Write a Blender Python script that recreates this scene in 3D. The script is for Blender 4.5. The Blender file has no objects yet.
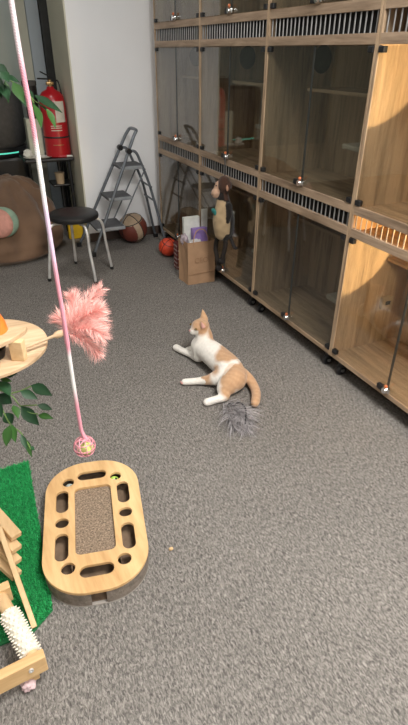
import bpy, bmesh, math, random
import numpy as np
from mathutils import Vector, Matrix, noise
random.seed(7)
PI = math.pi
scene = bpy.context.scene
COL = scene.collection

# ------------------------------------------------------------------ materials
def new_mat(name):
    m = bpy.data.materials.new(name); m.use_nodes = True
    nt = m.node_tree; nt.nodes.clear()
    out = nt.nodes.new('ShaderNodeOutputMaterial')
    return m, nt, out

def node(nt, kind, **kw):
    n = nt.nodes.new(kind)
    for k, v in kw.items():
        if k in n.inputs: n.inputs[k].default_value = v
        else: setattr(n, k, v)
    return n

def rgba(c): return (c[0], c[1], c[2], 1.0)

def plain(name, col, rough=0.6, metal=0.0, var=0.12, scale=18.0, bump=0.0, bscale=120.0, spec=0.5, sheen=0.0, emit=None, estr=0.0):
    m, nt, out = new_mat(name)
    b = node(nt, 'ShaderNodeBsdfPrincipled', Roughness=rough, Metallic=metal)
    b.inputs['Specular IOR Level'].default_value = spec
    if sheen: b.inputs['Sheen Weight'].default_value = sheen
    tc = node(nt, 'ShaderNodeTexCoord')
    nz = node(nt, 'ShaderNodeTexNoise', Scale=scale, Detail=4.0)
    nt.links.new(tc.outputs['Object'], nz.inputs['Vector'])
    rp = node(nt, 'ShaderNodeValToRGB')
    rp.color_ramp.elements[0].position = 0.3; rp.color_ramp.elements[1].position = 0.7
    rp.color_ramp.elements[0].color = rgba([max(0, x*(1-var)) for x in col])
    rp.color_ramp.elements[1].color = rgba([min(1, x*(1+var)) for x in col])
    nt.links.new(nz.outputs['Fac'], rp.inputs['Fac'])
    nt.links.new(rp.outputs['Color'], b.inputs['Base Color'])
    if bump:
        n2 = node(nt, 'ShaderNodeTexNoise', Scale=bscale, Detail=3.0)
        nt.links.new(tc.outputs['Object'], n2.inputs['Vector'])
        bp = node(nt, 'ShaderNodeBump', Strength=bump, Distance=0.004)
        nt.links.new(n2.outputs['Fac'], bp.inputs['Height'])
        nt.links.new(bp.outputs['Normal'], b.inputs['Normal'])
    if emit:
        b.inputs['Emission Color'].default_value = rgba(emit); b.inputs['Emission Strength'].default_value = estr
    nt.links.new(b.outputs['BSDF'], out.inputs['Surface'])
    return m

def wood(name, dark, light, grain=(6, 6, 60), rough=0.55, bump=0.05, rings=1.0):
    """grain runs along the axis with the SMALLEST scale"""
    m, nt, out = new_mat(name)
    b = node(nt, 'ShaderNodeBsdfPrincipled', Roughness=rough)
    b.inputs['Specular IOR Level'].default_value = 0.35
    tc = node(nt, 'ShaderNodeTexCoord')
    mp = node(nt, 'ShaderNodeMapping'); mp.inputs['Scale'].default_value = grain
    nt.links.new(tc.outputs['Object'], mp.inputs['Vector'])
    n1 = node(nt, 'ShaderNodeTexNoise', Scale=1.0, Detail=6.0, Roughness=0.6, Distortion=0.6)
    nt.links.new(mp.outputs['Vector'], n1.inputs['Vector'])
    n2 = node(nt, 'ShaderNodeTexNoise', Scale=4.0, Detail=4.0, Roughness=0.7)
    nt.links.new(mp.outputs['Vector'], n2.inputs['Vector'])
    mx = node(nt, 'ShaderNodeMath', operation='MULTIPLY_ADD')
    mx.inputs[1].default_value = 0.35 * rings
    nt.links.new(n2.outputs['Fac'], mx.inputs[0]); nt.links.new(n1.outputs['Fac'], mx.inputs[2])
    rp = node(nt, 'ShaderNodeValToRGB')
    rp.color_ramp.elements[0].position = 0.45; rp.color_ramp.elements[1].position = 0.85
    rp.color_ramp.elements[0].color = rgba(dark); rp.color_ramp.elements[1].color = rgba(light)
    nt.links.new(mx.outputs[0], rp.inputs['Fac'])
    nt.links.new(rp.outputs['Color'], b.inputs['Base Color'])
    bp = node(nt, 'ShaderNodeBump', Strength=bump, Distance=0.002)
    nt.links.new(mx.outputs[0], bp.inputs['Height']); nt.links.new(bp.outputs['Normal'], b.inputs['Normal'])
    nt.links.new(b.outputs['BSDF'], out.inputs['Surface'])
    return m

def glass(name, tint=(0.80, 0.81, 0.79), ior=1.58):
    m, nt, out = new_mat(name)
    t = node(nt, 'ShaderNodeBsdfTransparent'); t.inputs['Color'].default_value = rgba(tint)
    g = node(nt, 'ShaderNodeBsdfGlossy', Roughness=0.02); g.inputs['Color'].default_value = (1, 1, 1, 1)
    f = node(nt, 'ShaderNodeFresnel', IOR=ior)
    ge = node(nt, 'ShaderNodeNewGeometry'); im = node(nt, 'ShaderNodeMapRange'); im.inputs['To Min'].default_value = ior; im.inputs['To Max'].default_value = 1.0 / ior
    nt.links.new(ge.outputs['Backfacing'], im.inputs['Value']); nt.links.new(im.outputs['Result'], f.inputs['IOR'])
    mx = node(nt, 'ShaderNodeMixShader')
    nt.links.new(f.outputs[0], mx.inputs[0]); nt.links.new(t.outputs[0], mx.inputs[1]); nt.links.new(g.outputs[0], mx.inputs[2])
    nt.links.new(mx.outputs[0], out.inputs['Surface'])
    return m

def carpet_mat():
    m, nt, out = new_mat('grey_carpet')
    b = node(nt, 'ShaderNodeBsdfPrincipled', Roughness=0.95)
    b.inputs['Specular IOR Level'].default_value = 0.1
    tc = node(nt, 'ShaderNodeTexCoord')
    mp = node(nt, 'ShaderNodeMapping'); mp.inputs['Rotation'].default_value = (0, 0, math.radians(-35)); mp.inputs['Scale'].default_value = (180, 74, 60)
    nt.links.new(tc.outputs['Object'], mp.inputs['Vector'])
    n1 = node(nt, 'ShaderNodeTexNoise', Scale=1.0, Detail=3.0, Roughness=0.65, Distortion=0.8)
    nt.links.new(mp.outputs['Vector'], n1.inputs['Vector'])
    n3 = node(nt, 'ShaderNodeTexNoise', Scale=2.2, Detail=3.0)
    nt.links.new(tc.outputs['Object'], n3.inputs['Vector'])
    rp = node(nt, 'ShaderNodeValToRGB')
    e = rp.color_ramp.elements
    e[0].position = 0.33; e[0].color = rgba((0.085, 0.079, 0.073))
    e[1].position = 0.68; e[1].color = rgba((0.345, 0.320, 0.292))
    e2 = rp.color_ramp.elements.new(0.5); e2.color = rgba((0.190, 0.176, 0.162))
    nt.links.new(n1.outputs['Fac'], rp.inputs['Fac'])
    mr = node(nt, 'ShaderNodeMapRange'); mr.inputs['To Min'].default_value = 0.86; mr.inputs['To Max'].default_value = 1.12
    nt.links.new(n3.outputs['Fac'], mr.inputs['Value'])
    mm = node(nt, 'ShaderNodeMix', data_type='RGBA', blend_type='MULTIPLY'); mm.inputs[0].default_value = 1.0
    nt.links.new(rp.outputs['Color'], mm.inputs[6]); nt.links.new(mr.outputs['Result'], mm.inputs[7])
    nt.links.new(mm.outputs[2], b.inputs['Base Color'])
    bp = node(nt, 'ShaderNodeBump', Strength=0.7, Distance=0.006)
    nt.links.new(n1.outputs['Fac'], bp.inputs['Height']); nt.links.new(bp.outputs['Normal'], b.inputs['Normal'])
    nt.links.new(b.outputs['BSDF'], out.inputs['Surface'])
    return m

def attr_mat(name, rough=0.8, bump=0.3, bscale=260, sheen=0.0, trans=0.0):
    m, nt, out = new_mat(name)
    b = node(nt, 'ShaderNodeBsdfPrincipled', Roughness=rough)
    b.inputs['Specular IOR Level'].default_value = 0.25
    b.inputs['Sheen Weight'].default_value = sheen
    a = node(nt, 'ShaderNodeAttribute', attribute_name='tone')
    tc = node(nt, 'ShaderNodeTexCoord')
    nz = node(nt, 'ShaderNodeTexNoise', Scale=bscale, Detail=2.0)
    nt.links.new(tc.outputs['Object'], nz.inputs['Vector'])
    nt.links.new(a.outputs['Color'], b.inputs['Base Color'])
    bp = node(nt, 'ShaderNodeBump', Strength=bump, Distance=0.004)
    nt.links.new(nz.outputs['Fac'], bp.inputs['Height']); nt.links.new(bp.outputs['Normal'], b.inputs['Normal'])
    nt.links.new(b.outputs['BSDF'], out.inputs['Surface'])
    return m

def ramp_z(name, stops, zmin, zmax, rough=0.8):
    m, nt, out = new_mat(name)
    b = node(nt, 'ShaderNodeBsdfPrincipled', Roughness=rough)
    tc = node(nt, 'ShaderNodeTexCoord'); sp = node(nt, 'ShaderNodeSeparateXYZ')
    nt.links.new(tc.outputs['Object'], sp.inputs[0])
    mr = node(nt, 'ShaderNodeMapRange'); mr.inputs['From Min'].default_value = zmin; mr.inputs['From Max'].default_value = zmax
    nt.links.new(sp.outputs['Z'], mr.inputs['Value'])
    rp = node(nt, 'ShaderNodeValToRGB'); e = rp.color_ramp.elements
    while len(e) < len(stops): e.new(0.5)
    for i, (p, c) in enumerate(stops): e[i].position = p; e[i].color = rgba(c)
    nt.links.new(mr.outputs['Result'], rp.inputs['Fac']); nt.links.new(rp.outputs['Color'], b.inputs['Base Color'])
    wv = node(nt, 'ShaderNodeTexWave', Scale=160.0); wv.bands_direction = 'DIAGONAL'
    nt.links.new(tc.outputs['Object'], wv.inputs['Vector'])
    bp = node(nt, 'ShaderNodeBump', Strength=0.4, Distance=0.002)
    nt.links.new(wv.outputs['Fac'], bp.inputs['Height']); nt.links.new(bp.outputs['Normal'], b.inputs['Normal'])
    nt.links.new(b.outputs['BSDF'], out.inputs['Surface'])
    return m

M = {}
M['carpet'] = carpet_mat()
M['white_wall'] = plain('white_painted_wall', (0.87, 0.88, 0.90), 0.7, var=0.03, scale=1.5)
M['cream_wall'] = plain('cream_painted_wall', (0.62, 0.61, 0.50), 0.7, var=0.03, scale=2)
M['room_wall'] = plain('room_wall_paint', (0.60, 0.60, 0.58), 0.8, var=0.03, scale=1.5)
M['ceiling'] = plain('ceiling_paint', (0.7, 0.7, 0.69), 0.9, var=0.02)
M['pane'] = plain('grey_green_pane', (0.36, 0.41, 0.38), 0.25, var=0.05, scale=2)
M['pale_blue'] = plain('pale_blue_panel', (0.50, 0.56, 0.60), 0.5, var=0.05, scale=3)
M['dark_trim'] = plain('dark_trim_paint', (0.055, 0.055, 0.052), 0.6)
M['skirt'] = plain('brown_skirting', (0.075, 0.05, 0.04), 0.6)
M['cab_v'] = wood('cabinet_wood_upright', (0.13, 0.08, 0.048), (0.52, 0.375, 0.245), (16, 16, 1.3), rings=1.6)
M['cab_h'] = wood('cabinet_wood_lengthwise', (0.13, 0.08, 0.048), (0.52, 0.375, 0.245), (16, 1.3, 16), rings=1.6)
M['edge'] = wood('cabinet_edge_band', (0.19, 0.13, 0.085), (0.48, 0.35, 0.245), (30, 2.5, 30))
M['glass'] = glass('smoked_glass')
M['seal'] = plain('dark_glass_edge', (0.05, 0.052, 0.048), 0.4)
M['bar'] = plain('brushed_steel_bar', (0.40, 0.40, 0.40), 0.35, 0.7)
M['black'] = plain('black_plastic', (0.012, 0.012, 0.013), 0.45)
M['blackmatte'] = plain('matt_black_shade', (0.01, 0.01, 0.01), 0.9)  # painted shade, for the vent bands and the oval holes
M['chrome'] = plain('chrome', (0.75, 0.75, 0.75), 0.18, 1.0)
M['orange_knob'] = plain('orange_knob_plastic', (0.62, 0.17, 0.06), 0.4)
M['ply'] = wood('pale_plywood', (0.50, 0.28, 0.11), (0.80, 0.54, 0.27), (11, 1.6, 9), bump=0.02)
M['pine'] = wood('pale_pine', (0.56, 0.35, 0.17), (0.76, 0.54, 0.30), (20, 2.2, 20), bump=0.02)
M['pine_x'] = wood('pine_beam', (0.56, 0.34, 0.15), (0.78, 0.53, 0.27), (2.2, 20, 20), bump=0.02)
M['pine_light'] = wood('birch_platform', (0.44, 0.29, 0.165), (0.68, 0.49, 0.31), (4, 30, 30), bump=0.02)
M['steel'] = plain('grey_steel_tube', (0.70, 0.70, 0.70), 0.35, 0.5)
M['ladder'] = plain('slate_grey_metal', (0.17, 0.19, 0.215), 0.4, 0.45)
M['tread'] = plain('dark_rubber_tread', (0.10, 0.103, 0.11), 0.8, bump=0.3, bscale=200)
M['tread_edge'] = plain('light_tread_edge', (0.33, 0.35, 0.37), 0.5, 0.3)
M['bean'] = plain('brown_suede', (0.170, 0.105, 0.068), 0.9, var=0.16, scale=6, bump=0.15, bscale=90, spec=0.1, sheen=0.25)
M['red'] = plain('extinguisher_red', (0.40, 0.008, 0.015), 0.28, var=0.05)
M['paper_label'] = plain('cream_paper_label', (0.62, 0.58, 0.50), 0.7)
M['brass'] = plain('brass', (0.40, 0.26, 0.12), 0.4, 0.9)
M['kraft'] = plain('kraft_paper', (0.43, 0.26, 0.15), 0.85, var=0.10, scale=14, bump=0.35, bscale=25)
M['kraft_ink'] = plain('kraft_print', (0.35, 0.20, 0.11), 0.8)
M['white_card'] = plain('white_card', (0.66, 0.67, 0.62), 0.7)
M['grey_card'] = plain('off_white_board', (0.52, 0.51, 0.46), 0.7)
M['purple'] = plain('lilac_card', (0.25, 0.16, 0.42), 0.6)
M['clear'] = plain('crinkled_clear_wrap', (0.55, 0.52, 0.52), 0.2, var=0.3, scale=40, bump=0.8, bscale=60)
M['green_box'] = plain('pale_green_box', (0.44, 0.46, 0.38), 0.6)
M['darkgrey'] = plain('dark_grey_shell', (0.07, 0.067, 0.064), 0.7, var=0.2, scale=30, bump=0.2, bscale=300)
M['led'] = plain('teal_led', (0.1, 0.8, 0.6), 0.4, emit=(0.15, 0.9, 0.65), estr=0.45)
M['yellow'] = plain('yellow_plastic', (0.72, 0.46, 0.02), 0.5)
M['basket'] = plain('maroon_ball_leather', (0.16, 0.035, 0.022), 0.55, bump=0.4, bscale=500)
M['cream_leather'] = plain('tan_ball_leather', (0.42, 0.31, 0.21), 0.55, bump=0.4, bscale=500)
M['redball'] = plain('red_orange_rubber', (0.62, 0.06, 0.022), 0.5, bump=0.3, bscale=400)
M['cardboard'] = plain('grey_brown_cardboard', (0.20, 0.165, 0.135), 0.95, var=0.3, scale=60, bump=0.6, bscale=150)
M['darkcard'] = plain('brown_inner_cardboard', (0.17, 0.115, 0.075), 0.95, var=0.25, scale=30)
M['spike'] = plain('cream_rubber', (0.80, 0.74, 0.62), 0.5, var=0.04)
M['pinkrubber'] = plain('pale_pink_rubber', (0.62, 0.45, 0.46), 0.6)
M['board_base'] = plain('grey_paper_base', (0.33, 0.30, 0.27), 0.9)
M['turf_base'] = plain('green_turf_backing', (0.012, 0.16, 0.05), 0.9)
M['turf'] = attr_mat('turf_blades', 0.6, 0.0)
M['leaf'] = attr_mat('plastic_leaf', 0.45, 0.15, 60)
M['fur'] = attr_mat('cat_fur', 0.9, 0.55, 330, sheen=0.25)
M['plush'] = attr_mat('plush_fabric', 0.95, 0.8, 300, sheen=0.15)
M['feather'] = attr_mat('dyed_feather', 0.8, 0.0, sheen=0.2)
M['orange_cup'] = plain('orange_plastic_cup', (0.80, 0.20, 0.03), 0.35)
M['pinkwire'] = plain('pink_coated_wire', (0.70, 0.28, 0.33), 0.4)
M['tennis'] = plain('yellow_green_felt', (0.60, 0.66, 0.22), 0.9, bump=0.5, bscale=400)
M['greenball'] = plain('lime_ball', (0.45, 0.68, 0.12), 0.5)
M['bellball'] = plain('grey_teal_ball', (0.40, 0.46, 0.44), 0.4, var=0.5, scale=60)
M['teal'] = plain('teal_cloth', (0.03, 0.20, 0.18), 0.9)
M['eye'] = plain('cat_eye', (0.16, 0.10, 0.03), 0.1)
M['nose'] = plain('pink_nose', (0.62, 0.30, 0.27), 0.5)
M['gift'] = plain('maroon_patterned_card', (0.16, 0.03, 0.03), 0.6)
M['giftdot'] = plain('white_print_dot', (0.6, 0.52, 0.48), 0.6)
M['added_lamp_glow'] = plain('added_warm_lamp_face', (1, 0.8, 0.5), 0.4, emit=(1, 0.72, 0.36), estr=4.0)  # glowing face of the pucks added in the lit cabinet
M['panel_glow'] = plain('ceiling_panel_glow', (1, 1, 1), 0.4, emit=(1, 0.97, 0.92), estr=6.0)
M['outlet'] = plain('cream_socket', (0.45, 0.34, 0.22), 0.5)
M['ledge'] = plain('cream_ledge', (0.50, 0.45, 0.37), 0.7)

# ------------------------------------------------------------------ mesh helpers
class MB:
    def __init__(s): s.v = []; s.f = []; s.fm = []; s.c = None
    def add(s, vs, fs, mi=0):
        o = len(s.v); s.v += [tuple(x) for x in vs]; s.f += [tuple(i + o for i in f) for f in fs]; s.fm += [mi] * len(fs); return s
    def box(s, lo, hi, bev=0.0, mi=0, rot=None, piv=None):
        bm = bmesh.new(); bmesh.ops.create_cube(bm, size=1)
        lo = Vector(lo); hi = Vector(hi)
        for v in bm.verts: v.co = Vector((lo[i] + (v.co[i] + .5) * (hi[i] - lo[i]) for i in range(3)))
        if bev: bmesh.ops.bevel(bm, geom=bm.edges[:], offset=bev, segments=2, affect='EDGES', profile=0.5)
        if rot is not None:
            p = Vector(piv if piv else (lo + hi) / 2)
            for v in bm.verts: v.co = rot @ (v.co - p) + p
        s.bm(bm, mi); return s
    def obox(s, a, b, w, h, up=(0, 0, 1), bev=0.0, mi=0):
        """bar of w x h from a to b"""
        a = Vector(a); b = Vector(b); d = b - a; L = d.length; d.normalize()
        side = d.cross(Vector(up)); side.normalize(); u = side.cross(d)
        R = Matrix((d, side, u)).transposed()
        bm = bmesh.new(); bmesh.ops.create_cube(bm, size=1)
        for v in bm.verts: v.co = Vector((v.co.x * L, v.co.y * w, v.co.z * h))
        if bev: bmesh.ops.bevel(bm, geom=bm.edges[:], offset=bev, segments=2, affect='EDGES', profile=0.5)
        for v in bm.verts: v.co = R @ v.co + (a + b) / 2
        s.bm(bm, mi); return s
    def bm(s, bm, mi=0):
        bm.verts.index_update(); s.add([v.co.copy() for v in bm.verts], [[v.index for v in f.verts] for f in bm.faces], mi); bm.free()
    def tube(s, pts, r, n=10, closed=False, caps=True, mi=0):
        pts = [Vector(p) for p in pts]; k = len(pts)
        rs = r if isinstance(r, (list, tuple)) else [r] * k
        t0 = (pts[1] - pts[0]).normalized()
        nrm = t0.orthogonal().normalized(); vs = []; fs = []
        for i, p in enumerate(pts):
            if closed: t = (pts[(i + 1) % k] - pts[i - 1]).normalized()
            else: t = (pts[min(i + 1, k - 1)] - pts[max(i - 1, 0)]).normalized()
            nrm = (nrm - t * nrm.dot(t)).normalized(); bn = t.cross(nrm)
            for j in range(n):
                a = 2 * PI * j / n; vs.append(p + (nrm * math.cos(a) + bn * math.sin(a)) * rs[i])
        for i in range(k if closed else k - 1):
            for j in range(n):
                a = i * n + j; b = i * n + (j + 1) % n; c = ((i + 1) % k) * n + (j + 1) % n; d = ((i + 1) % k) * n + j
                fs.append((a, b, c, d))
        if caps and not closed: fs.append(tuple(range(n - 1, -1, -1))); fs.append(tuple(range((k - 1) * n, k * n)))
        s.add(vs, fs, mi); return s
    def lathe(s, c, prof, n=32, axis=(0, 0, 1), mi=0):
        """prof list of (radius, height) along axis from c"""
        ax = Vector(axis).normalized(); x = ax.orthogonal().normalized(); y = ax.cross(x); c = Vector(c); vs = []; fs = []
        if abs(ax.z) > .999: x = Vector((1, 0, 0)); y = ax.cross(x)
        for r, h in prof:
            for j in range(n):
                a = 2 * PI * j / n; vs.append(c + ax * h + (x * math.cos(a) + y * math.sin(a)) * r)
        for i in range(len(prof) - 1):
            for j in range(n): fs.append((i * n + j, i * n + (j + 1) % n, (i + 1) * n + (j + 1) % n, (i + 1) * n + j))
        if prof[0][0] > 1e-6: fs.append(tuple(range(n - 1, -1, -1)))
        if prof[-1][0] > 1e-6: fs.append(tuple(range((len(prof) - 1) * n, len(prof) * n)))
        s.add(vs, fs, mi); return s
    def ball(s, c, r, sub=3, mi=0, scale=(1, 1, 1), rot=None):
        bm = bmesh.new(); bmesh.ops.create_icosphere(bm, subdivisions=sub, radius=1.0)
        for v in bm.verts:
            q = Vector((v.co.x * r * scale[0], v.co.y * r * scale[1], v.co.z * r * scale[2]))
            v.co = (rot @ q if rot is not None else q) + Vector(c)
        s.bm(bm, mi); return s
    def quad(s, *p, mi=0): s.add(p, [tuple(range(len(p)))], mi); return s

def tag(o, label=None, cat=None, group=None, kind=None):
    if label: o['label'] = label
    if cat: o['category'] = cat
    if group: o['group'] = group
    if kind: o['kind'] = kind
    return o

def thing(name, loc, label, cat, group=None):
    o = bpy.data.objects.new(name, None); COL.objects.link(o); o.location = loc; o.empty_display_size = 0.05
    return tag(o, label, cat, group)

def origin_of(o):
    p = Vector((0, 0, 0))
    while o is not None: p += Vector(o.location); o = o.parent
    return p

def mesh_from(name, mb, org):
    me = bpy.data.meshes.new(name)
    me.from_pydata([tuple(Vector(v) - org) for v in mb.v], [], mb.f); me.update()
    return me

def part(name, mb, mat, parent=None, smooth=False, loc=None, bev=0.0):
    """ONE mesh object; vertices given in world coordinates"""
    if parent is not None: org = origin_of(parent)
    else: org = Vector(loc) if loc is not None else Vector((0, 0, 0))
    me = mesh_from(name, mb, org)
    for m in (mat if isinstance(mat, (list, tuple)) else [mat]): me.materials.append(m)
    if any(mb.fm): me.polygons.foreach_set('material_index', mb.fm)
    if mb.c is not None:
        ca = me.color_attributes.new('tone', 'FLOAT_COLOR', 'POINT'); ca.data.foreach_set('color', np.array(mb.c, dtype=np.float32).ravel())
    if smooth:
        me.polygons.foreach_set('use_smooth', [True] * len(me.polygons))
        if smooth != 'all':
            try: me.set_sharp_from_angle(angle=math.radians(40))
            except Exception: pass
    o = bpy.data.objects.new(name, me); COL.objects.link(o)
    if parent is not None: o.parent = parent
    else: o.location = org
    if bev:
        md = o.modifiers.new('edge_round', 'BEVEL'); md.width = bev; md.segments = 2; md.limit_method = 'ANGLE'; md.angle_limit = math.radians(40)
    return o

def copy_tree(o, parent=None):
    c = o.copy(); COL.objects.link(c)
    if parent is not None: c.parent = parent
    for ch in list(o.children): copy_tree(ch, c)
    return c

def struct(name, mb, mat, smooth=False):
    o = part(name, mb, mat, None, smooth); o['kind'] = 'structure'; return o

def smooth_path(pts, n=8):
    """Catmull-Rom"""
    P = [Vector(p) for p in pts]; P = [P[0] * 2 - P[1]] + P + [P[-1] * 2 - P[-2]]; out = []
    for i in range(1, len(P) - 2):
        for k in range(n):
            t = k / n
            out.append(0.5 * ((2 * P[i]) + (P[i + 1] - P[i - 1]) * t + (2 * P[i - 1] - 5 * P[i] + 4 * P[i + 1] - P[i + 2]) * t * t + (-P[i - 1] + 3 * P[i] - 3 * P[i + 1] + P[i + 2]) * t ** 3))
    out.append(P[-2]); return out

def blob(chains, voxel, smooth_it=6, extra=None):
    """union of tapered limbs -> one continuous skin.  chain = list of (x,y,z,r)"""
    mb = MB()
    for ch in chains:
        if len(ch) > 2:
            pts = smooth_path([c[:3] for c in ch], 4); rr = smooth_path([(c[3], 0, 0) for c in ch], 4)
            ch = [(p.x, p.y, p.z, max(q.x, .002)) for p, q in zip(pts, rr)]
        for i, c in enumerate(ch):
            mb.ball(c[:3], c[3], 3)
            if i + 1 < len(ch): mb.tube([c[:3], ch[i + 1][:3]], [c[3], ch[i + 1][3]], 20)
    if extra: extra(mb)
    me = mesh_from('blob_tmp', mb, Vector((0, 0, 0)))
    o = bpy.data.objects.new('blob_tmp', me); COL.objects.link(o)
    r = o.modifiers.new('r', 'REMESH'); r.mode = 'VOXEL'; r.voxel_size = voxel; r.use_smooth_shade = True
    s = o.modifiers.new('s', 'SMOOTH'); s.factor = 0.5; s.iterations = smooth_it
    dg = bpy.context.evaluated_depsgraph_get(); dg.update()
    m2 = bpy.data.meshes.new_from_object(o.evaluated_get(dg))
    out = MB(); out.v = [tuple(v.co) for v in m2.vertices]; out.f = [tuple(p.vertices) for p in m2.polygons]; out.fm = [0] * len(out.f)
    bpy.data.objects.remove(o); bpy.data.meshes.remove(me); bpy.data.meshes.remove(m2)
    return out

def plate(outlines, z0, z1, tf=lambda p: p, bevel=0.0):
    """flat plate with holes from closed 2-D outlines (first = outside)"""
    cu = bpy.data.curves.new('plate_tmp', 'CURVE'); cu.dimensions = '2D'; cu.fill_mode = 'BOTH'; cu.extrude = (z1 - z0) / 2 - bevel
    if bevel: cu.bevel_depth = bevel; cu.bevel_resolution = 2; cu.offset = -bevel
    for ol in outlines:
        sp = cu.splines.new('POLY'); sp.points.add(len(ol) - 1)
        for i, p in enumerate(ol): sp.points[i].co = (p[0], p[1], 0, 1)
        sp.use_cyclic_u = True
    o = bpy.data.objects.new('plate_tmp', cu); COL.objects.link(o)
    dg = bpy.context.evaluated_depsgraph_get(); dg.update()
    m2 = bpy.data.meshes.new_from_object(o.evaluated_get(dg))
    out = MB(); out.v = [tuple(tf((v.co.x, v.co.y, v.co.z + (z0 + z1) / 2))) for v in m2.vertices]; out.f = [tuple(p.vertices) for p in m2.polygons]; out.fm = [0] * len(out.f)
    bpy.data.objects.remove(o); bpy.data.curves.remove(cu); bpy.data.meshes.remove(m2)
    return out

def stadium(cx, cy, w, h, r=None, n=10):
    r = min(w, h) / 2 if r is None else r; pts = []
    for qx, qy, a0 in ((1, 1, 0), (-1, 1, 90), (-1, -1, 180), (1, -1, 270)):
        for k in range(n + 1):
            a = math.radians(a0 + 90 * k / n)
            pts.append((cx + qx * (w / 2 - r) + r * math.cos(a), cy + qy * (h / 2 - r) + r * math.sin(a)))
    return pts

def feather(mb, cols, spines, barb, nb, width, flare=0.9, droop=0.0, rng=None, col=((0.8, 0.3, 0.3), (0.9, 0.5, 0.5))):
    rng = rng or random
    for sp in spines:
        P = smooth_path(sp, 12); n = len(P)
        o = len(mb.v); mb.tube(P, [0.0011 * (1 - .7 * i / n) for i in range(n)], 5); cols += [col[0] + (1,)] * (len(mb.v) - o)
        for b in range(nb):
            t = (b + rng.random()) / nb; i = min(int(t * (n - 1)), n - 2); p = P[i].lerp(P[i + 1], t * (n - 1) - i)
            d = (P[i + 1] - P[i]).normalized()
            a = rng.uniform(0, 2 * PI); u = d.orthogonal().normalized(); q = (Matrix.Rotation(a, 3, d) @ u)
            fl = flare * rng.uniform(.6, 1.2)
            dr = (d * math.cos(fl) + q * math.sin(fl)).normalized()
            Lb = barb * rng.uniform(.65, 1.15) * (0.65 + 0.6 * math.sin(PI * min(1, t * .8 + .15)))
            p1 = p + dr * Lb * .5; p2 = p1 + (dr + d * .35 + Vector((0, 0, -droop))).normalized() * Lb * .5
            s = dr.cross(Vector((rng.uniform(-1, 1), rng.uniform(-1, 1), rng.uniform(-1, 1)))).normalized() * width / 2
            k = rng.random(); c = tuple(col[0][j] * (1 - k) + col[1][j] * k for j in range(3)) + (1,)
            mb.add([p - s, p + s, p1 + s * .9, p1 - s * .9, p2], [(0, 1, 2, 3), (3, 2, 4)]); cols += [c] * 5

HI_LEAVES= [((0.1773, 1.7299, 1.4489), (0.1925, 1.6888, 1.4285), 0.0277, 0), ((0.1862, 1.7315, 1.4391), (0.2192, 1.691, 1.4281), 0.0168, 0), ((0.2027, 1.6896, 1.4259), (0.218, 1.6465, 1.3792), 0.0248, 1), ((0.1905, 1.7625, 1.428), (0.1885, 1.741, 1.3708), 0.0171, 1), ((0.2334, 1.7183, 1.4094), (0.2483, 1.6736, 1.3741), 0.0227, 0), ((0.2526, 1.6812, 1.3936), (0.3125, 1.617, 1.3565), 0.0197, 0), ((0.2416, 1.6467, 1.3762), (0.2499, 1.5862, 1.3214), 0.0249, 1), ((0.2718, 1.6279, 1.3643), (0.2912, 1.608, 1.3148), 0.0194, 1), ((0.1538, 1.7663, 1.4183), (0.1753, 1.749, 1.3834), 0.0256, 0)]
LO_LEAVES= [((0.0614, 1.0922, 0.8249), (0.1003, 1.0497, 0.812), 0.0236, 0), ((0.0341, 1.07, 0.8292), (0.068, 1.0484, 0.8108), 0.0184, 0), ((0.0641, 1.0606, 0.787), (0.0971, 1.052, 0.7698), 0.0141, 0), ((0.0617, 1.0563, 0.7615), (0.0912, 1.024, 0.7658), 0.0142, 1), ((0.0293, 1.0686, 0.7892), (0.0579, 1.0349, 0.7452), 0.0257, 0), ((0.0128, 1.0721, 0.7946), (0.0189, 1.0408, 0.7767), 0.0186, 1), ((-0.0071, 1.1111, 0.8432), (0.0133, 1.0684, 0.825), 0.0278, 0), ((-0.0137, 1.1223, 0.8016), (0.0115, 1.1103, 0.7729), 0.0261, 0), ((0.0095, 1.1181, 0.8568), (0.0367, 1.0981, 0.8613), 0.0186, 0), ((-0.0019, 1.1356, 0.833), (0.0229, 1.1241, 0.8275), 0.0118, 1), ((-0.0103, 1.0924, 0.765), (0.0036, 1.0834, 0.7342), 0.0237, 0), ((-0.0033, 1.0534, 0.7546), (-0.0246, 1.0313, 0.713), 0.0209, 1), ((0.0014, 1.0573, 0.7533), (-0.0016, 1.0312, 0.7171), 0.0163, 1), ((0.0152, 1.0149, 0.7501), (0.0198, 0.9855, 0.7241), 0.0114, 0), ((0.0255, 1.036, 0.7133), (0.0253, 0.998, 0.6913), 0.0118, 1), ((0.0274, 0.9866, 0.7294), (0.0364, 0.9828, 0.7203), 0.0091, 0), ((-0.0245, 1.0838, 0.8121), (-0.0166, 1.0579, 0.7759), 0.0207, 0)]
HI_STEMS= [[(0.0791, 1.8111, 1.4521), (0.1536, 1.7702, 1.443), (0.1877, 1.7497, 1.436), (0.2098, 1.7298, 1.4217), (0.2319, 1.71, 1.4073), (0.2509, 1.6836, 1.3809), (0.2769, 1.6587, 1.3617)], [(0.2319, 1.71, 1.4073), (0.2431, 1.6936, 1.3905), (0.2491, 1.6796, 1.3736)]]
LO_STEMS= [[(-0.0612, 1.1615, 0.8585), (-0.0253, 1.1157, 0.8147), (-0.0147, 1.0935, 0.7887), (-0.0029, 1.0628, 0.7508), (0.0144, 1.0442, 0.7349), (0.0255, 1.0232, 0.7109), (0.0289, 1.0136, 0.6989)], [(-0.0342, 1.1357, 0.8386), (-0.0073, 1.11, 0.8188), (0.0152, 1.0916, 0.807), (0.0273, 1.0728, 0.787), (0.0434, 1.0573, 0.7751), (0.0616, 1.0463, 0.7713)], [(0.0077, 1.0978, 0.8109), (0.0347, 1.0893, 0.8171), (0.0605, 1.0839, 0.8273)], [(0.0273, 1.0728, 0.787), (0.0639, 1.0572, 0.7893)]]
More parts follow.
